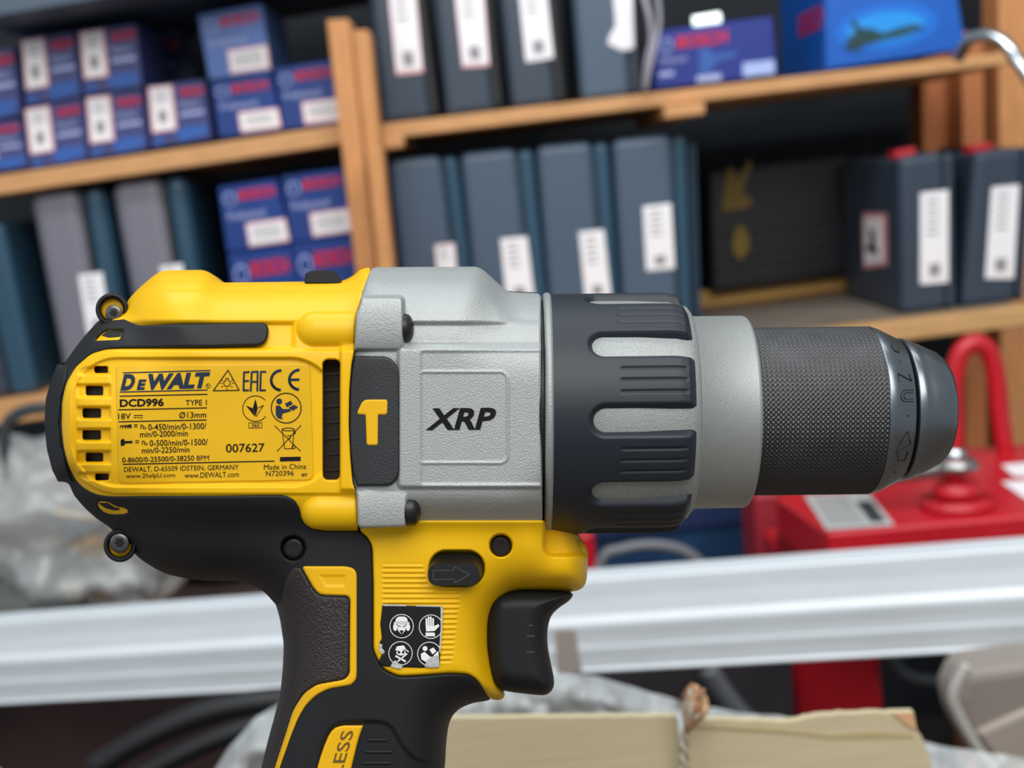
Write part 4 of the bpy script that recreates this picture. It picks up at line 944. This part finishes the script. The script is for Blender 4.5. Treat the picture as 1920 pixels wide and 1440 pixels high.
# --- torque collar
def ringpt(x, phi, r): return tru(x-960, (720-axis_y(x))+r*np.sin(phi), r*np.cos(phi))
lathe('gap_seal', [(1006, 195), (1007, 211), (1018, 213), (1018, 150)], BLK, drill, 96)
lathe('collar_rim', [(1016, 180), (1017, 222), (1020, 226), (1026, 227), (1031, 224), (1031, 190)], SILP, drill, 160)
lathe('collar_core', [(1028, 205), (1032, 214), (1180, 213), (1246, 210), (1270, 204), (1282, 198), (1288, 190), (1290, 170)], SILP, drill, 200)
RB = 224.
def collar():
    per = 2*math.pi/10; off = -R_(1.9)         # slot centres
    xs = np.concatenate([np.arange(1031, 1080, 6), np.arange(1080, 1281, 2.0)]); nv = 660
    ph = np.arange(nv)*2*math.pi/nv
    X, PH = np.meshgrid(xs, ph, indexing='ij')
    v = ((PH-off+per/2) % per-per/2)*RB        # arc distance from the slot centre
    # distance to the slot (stadium from x=1099 rightwards, half width 19)
    q = np.hypot(np.maximum(1120-X, 0), v)-16.5
    # finger outline
    hw = per*RB/2
    fx = 1278; fq = rr_sdf(X, hw-np.abs(v), 900, -60, fx, hw-16.5, 13)   # + inside finger
    Rr = RB*np.ones_like(X)-2.5*ss(X, 1230, 1278)
    inside = np.minimum(q, fq)
    inside = np.where(X < 1122, q, inside)
    drop = 18*(1-ss(inside, -1.5, 15)**.8)
    r = Rr-drop
    a = hw-np.abs(v)
    for c in (0, 21.): r = r-3.6*np.exp(-((a-c)/1.7)**2)*ss(X, 1143, 1149)*(1-ss(X, 1256, 1262))
    r = r-8*(1-ss(inside, -1.5, .5))
    r = r-20*(X > 1277.5)
    # taper of the collar front
    r = r-5*ss(X, 1244, 1278)
    P = ringpt(X, PH, r); n = nv; k = len(xs); idx = np.arange(k*n).reshape(k, n); nx = np.roll(idx, -1, 1)
    cell = np.ones((k-1, n), bool); keep = (inside[:-1] > -2.5) | (inside[1:] > -2.5); cell &= keep
    Q = np.stack([idx[:-1][cell], nx[:-1][cell], nx[1:][cell], idx[1:][cell]], 1)
    o = link('torque_collar', fastmesh('torque_collar', P.reshape(-1, 3), Q), COLR, drill)
    o['label'] = 'black ribbed rubber collar with silver slots'
collar()
lathe('front_ring', [(1284, 186), (1289, 186), (1292, 179.5), (1388, 179.5), (1393, 177.5), (1396, 173), (1397, 150)], SILF, drill, 160)

# --- chuck
def knurl():
    x0, x1, R0, N = 1390, 1622, 155.5, 112
    P_ = 2*math.pi*R0/N; n = N*5; xs = np.arange(x0, x1+.1, P_/5); k = len(xs); a = np.arange(n)*2*math.pi/n
    X, A = np.meshgrid(xs, a, indexing='ij'); v = A*R0
    tri = lambda t: 1-2*np.abs((t % 1)-.5)            # 0 in the groove, 1 between two grooves
    g_ = np.minimum(tri((X+v)/P_), tri((X-v)/P_))
    V = ringpt(X, A, R0-3.0+4.6*np.clip(g_*1.7, 0, 1)**.8).reshape(-1, 3)
    idx = np.arange(k*n).reshape(k, n); nx = np.roll(idx, -1, 1)
    Q = np.stack([idx[:-1].ravel(), nx[:-1].ravel(), nx[1:].ravel(), idx[1:].ravel()], 1)
    o = link('knurled_sleeve', fastmesh('knurled_sleeve', V, Q), KNURL, drill, True)
    o['label'] = 'dark steel chuck sleeve with diamond knurling'
knurl()
CONE = [(1620, 150), (1622, 156.5), (1626, 157), (1640, 152.5), (1645, 149.5), (1673, 136), (1675, 134), (1676, 126), (1676, 110)]
cn = lathe('chuck_band', CONE, STEEL, drill, 160); cn['label'] = 'smooth dark steel band with raised lock marks'
nosep = [(1676, 110), (1681, 128), (1682, 132.5), (1684, 134), (1700, 129), (1706, 125.5), (1712, 124.5), (1748, 108), (1757, 101), (1765, 90), (1769, 78), (1771, 66), (1771, 48), (1764, 46), (1745, 30)]
lathe('chuck_nose', nosep, STEEL, drill, 160)['label'] = 'polished dark steel tapered chuck nose'
for k in range(3):
    a = R_(8+120*k)
    s1 = 12*S
    V = []
    for (x, ww, hh) in ((1740, 11, 13), (1774, 11, 12), (1783, 6, 6)):
        for sx, sy in ((-1, -1), (1, -1), (1, 1), (-1, 1)):
            rr = 24+sy*hh; aa = a+sx*ww/30.; V.append(ringpt(np.array(float(x)), aa, rr))
    Fc = [(8, 9, 10, 11)]+[(r*4+i, r*4+(i+1) % 4, r*4+4+(i+1) % 4, r*4+4+i) for r in (0, 1) for i in range(4)]
    link('chuck_jaw', pymesh('chuck_jaw', V, Fc), SCRW, drill, False)
def cone_r(x): return float(np.interp(x, [p[0] for p in CONE[2:7]], [p[1] for p in CONE[2:7]]))
def on_cone(px, py, lift):
    z = 140.
    for _ in range(12):
        k = (DD-z)/DD; x = (px-960)*k+960; y = (720-py)*k; r = cone_r(x)+lift; dy = y-(720-axis_y(x))
        z = math.sqrt(max(r*r-dy*dy, 4))
    return tru(np.array(x-960), np.array(y), np.array(z))
def marks():
    V = []; Fc = []
    def ln(pts, wd=1.7, closed=False):
        P = [np.array(p, float) for p in pts]
        if closed: P.append(P[0])
        for a, b in zip(P[:-1], P[1:]):
            d = b-a; L = np.hypot(*d); d = d/L; nn = np.array([-d[1], d[0]])*wd/2; o = len(V)
            for q, lf in ((a-nn, .1), (b-nn, .1), (b, 1.2), (a, 1.2), (a+nn, .1), (b+nn, .1)): V.append(on_cone(q[0], q[1], lf))
            Fc.extend([(o, o+1, o+2, o+3), (o+3, o+2, o+5, o+4)])
    z5 = lambda x, y: (x/3.789+1380, y/3.789+570)
    ln([z5(1265,612), z5(1195,612), z5(1175,635), z5(1172,660), z5(1180,682), z5(1200,694), z5(1265,693)])
    ln([z5(1262,630), z5(1205,630), z5(1192,655), z5(1206,676), z5(1262,675)], 1.2)
    ln([z5(1150,492), z5(1250,548)], 2.2); ln([z5(1150,492), z5(1160,556)], 1.6); ln([z5(1232,498), z5(1250,548)], 1.6)
    ln([z5(1220,905), z5(1243,990), z5(1135,1058), z5(1175,975)], 1.5, True); ln([z5(1150,1060), z5(1150,1115), z5(1200,1110), z5(1225,1050)], 1.5)
    ln([z5(1222,788), z5(1222,802)], 3); ln([z5(1165,400), z5(1168,416)], 3); ln([z5(1135,1190), z5(1128,1202)], 3)
    ln([z5(1100,290), z5(1125,330), z5(1160,345), z5(1150,310)], 1.5)
    link('lock_marks', pymesh('lock_marks', V, Fc), BLK, cn, False)
marks()

# --- drill foot below the frame
ft = rrect(330, 1950, 960, 2010, 25)
loft('battery_foot', [(ft, -230), (ft, 230)], BLK, drill, smooth=False)
bt = rrect(340, 2010, 970, 2200, 40)
loft('battery_pack', [(bt, -260), (shr(bt, 1.02), 0), (bt, 250), (shr(bt, .96), 262)], YEL, drill, smooth=False)
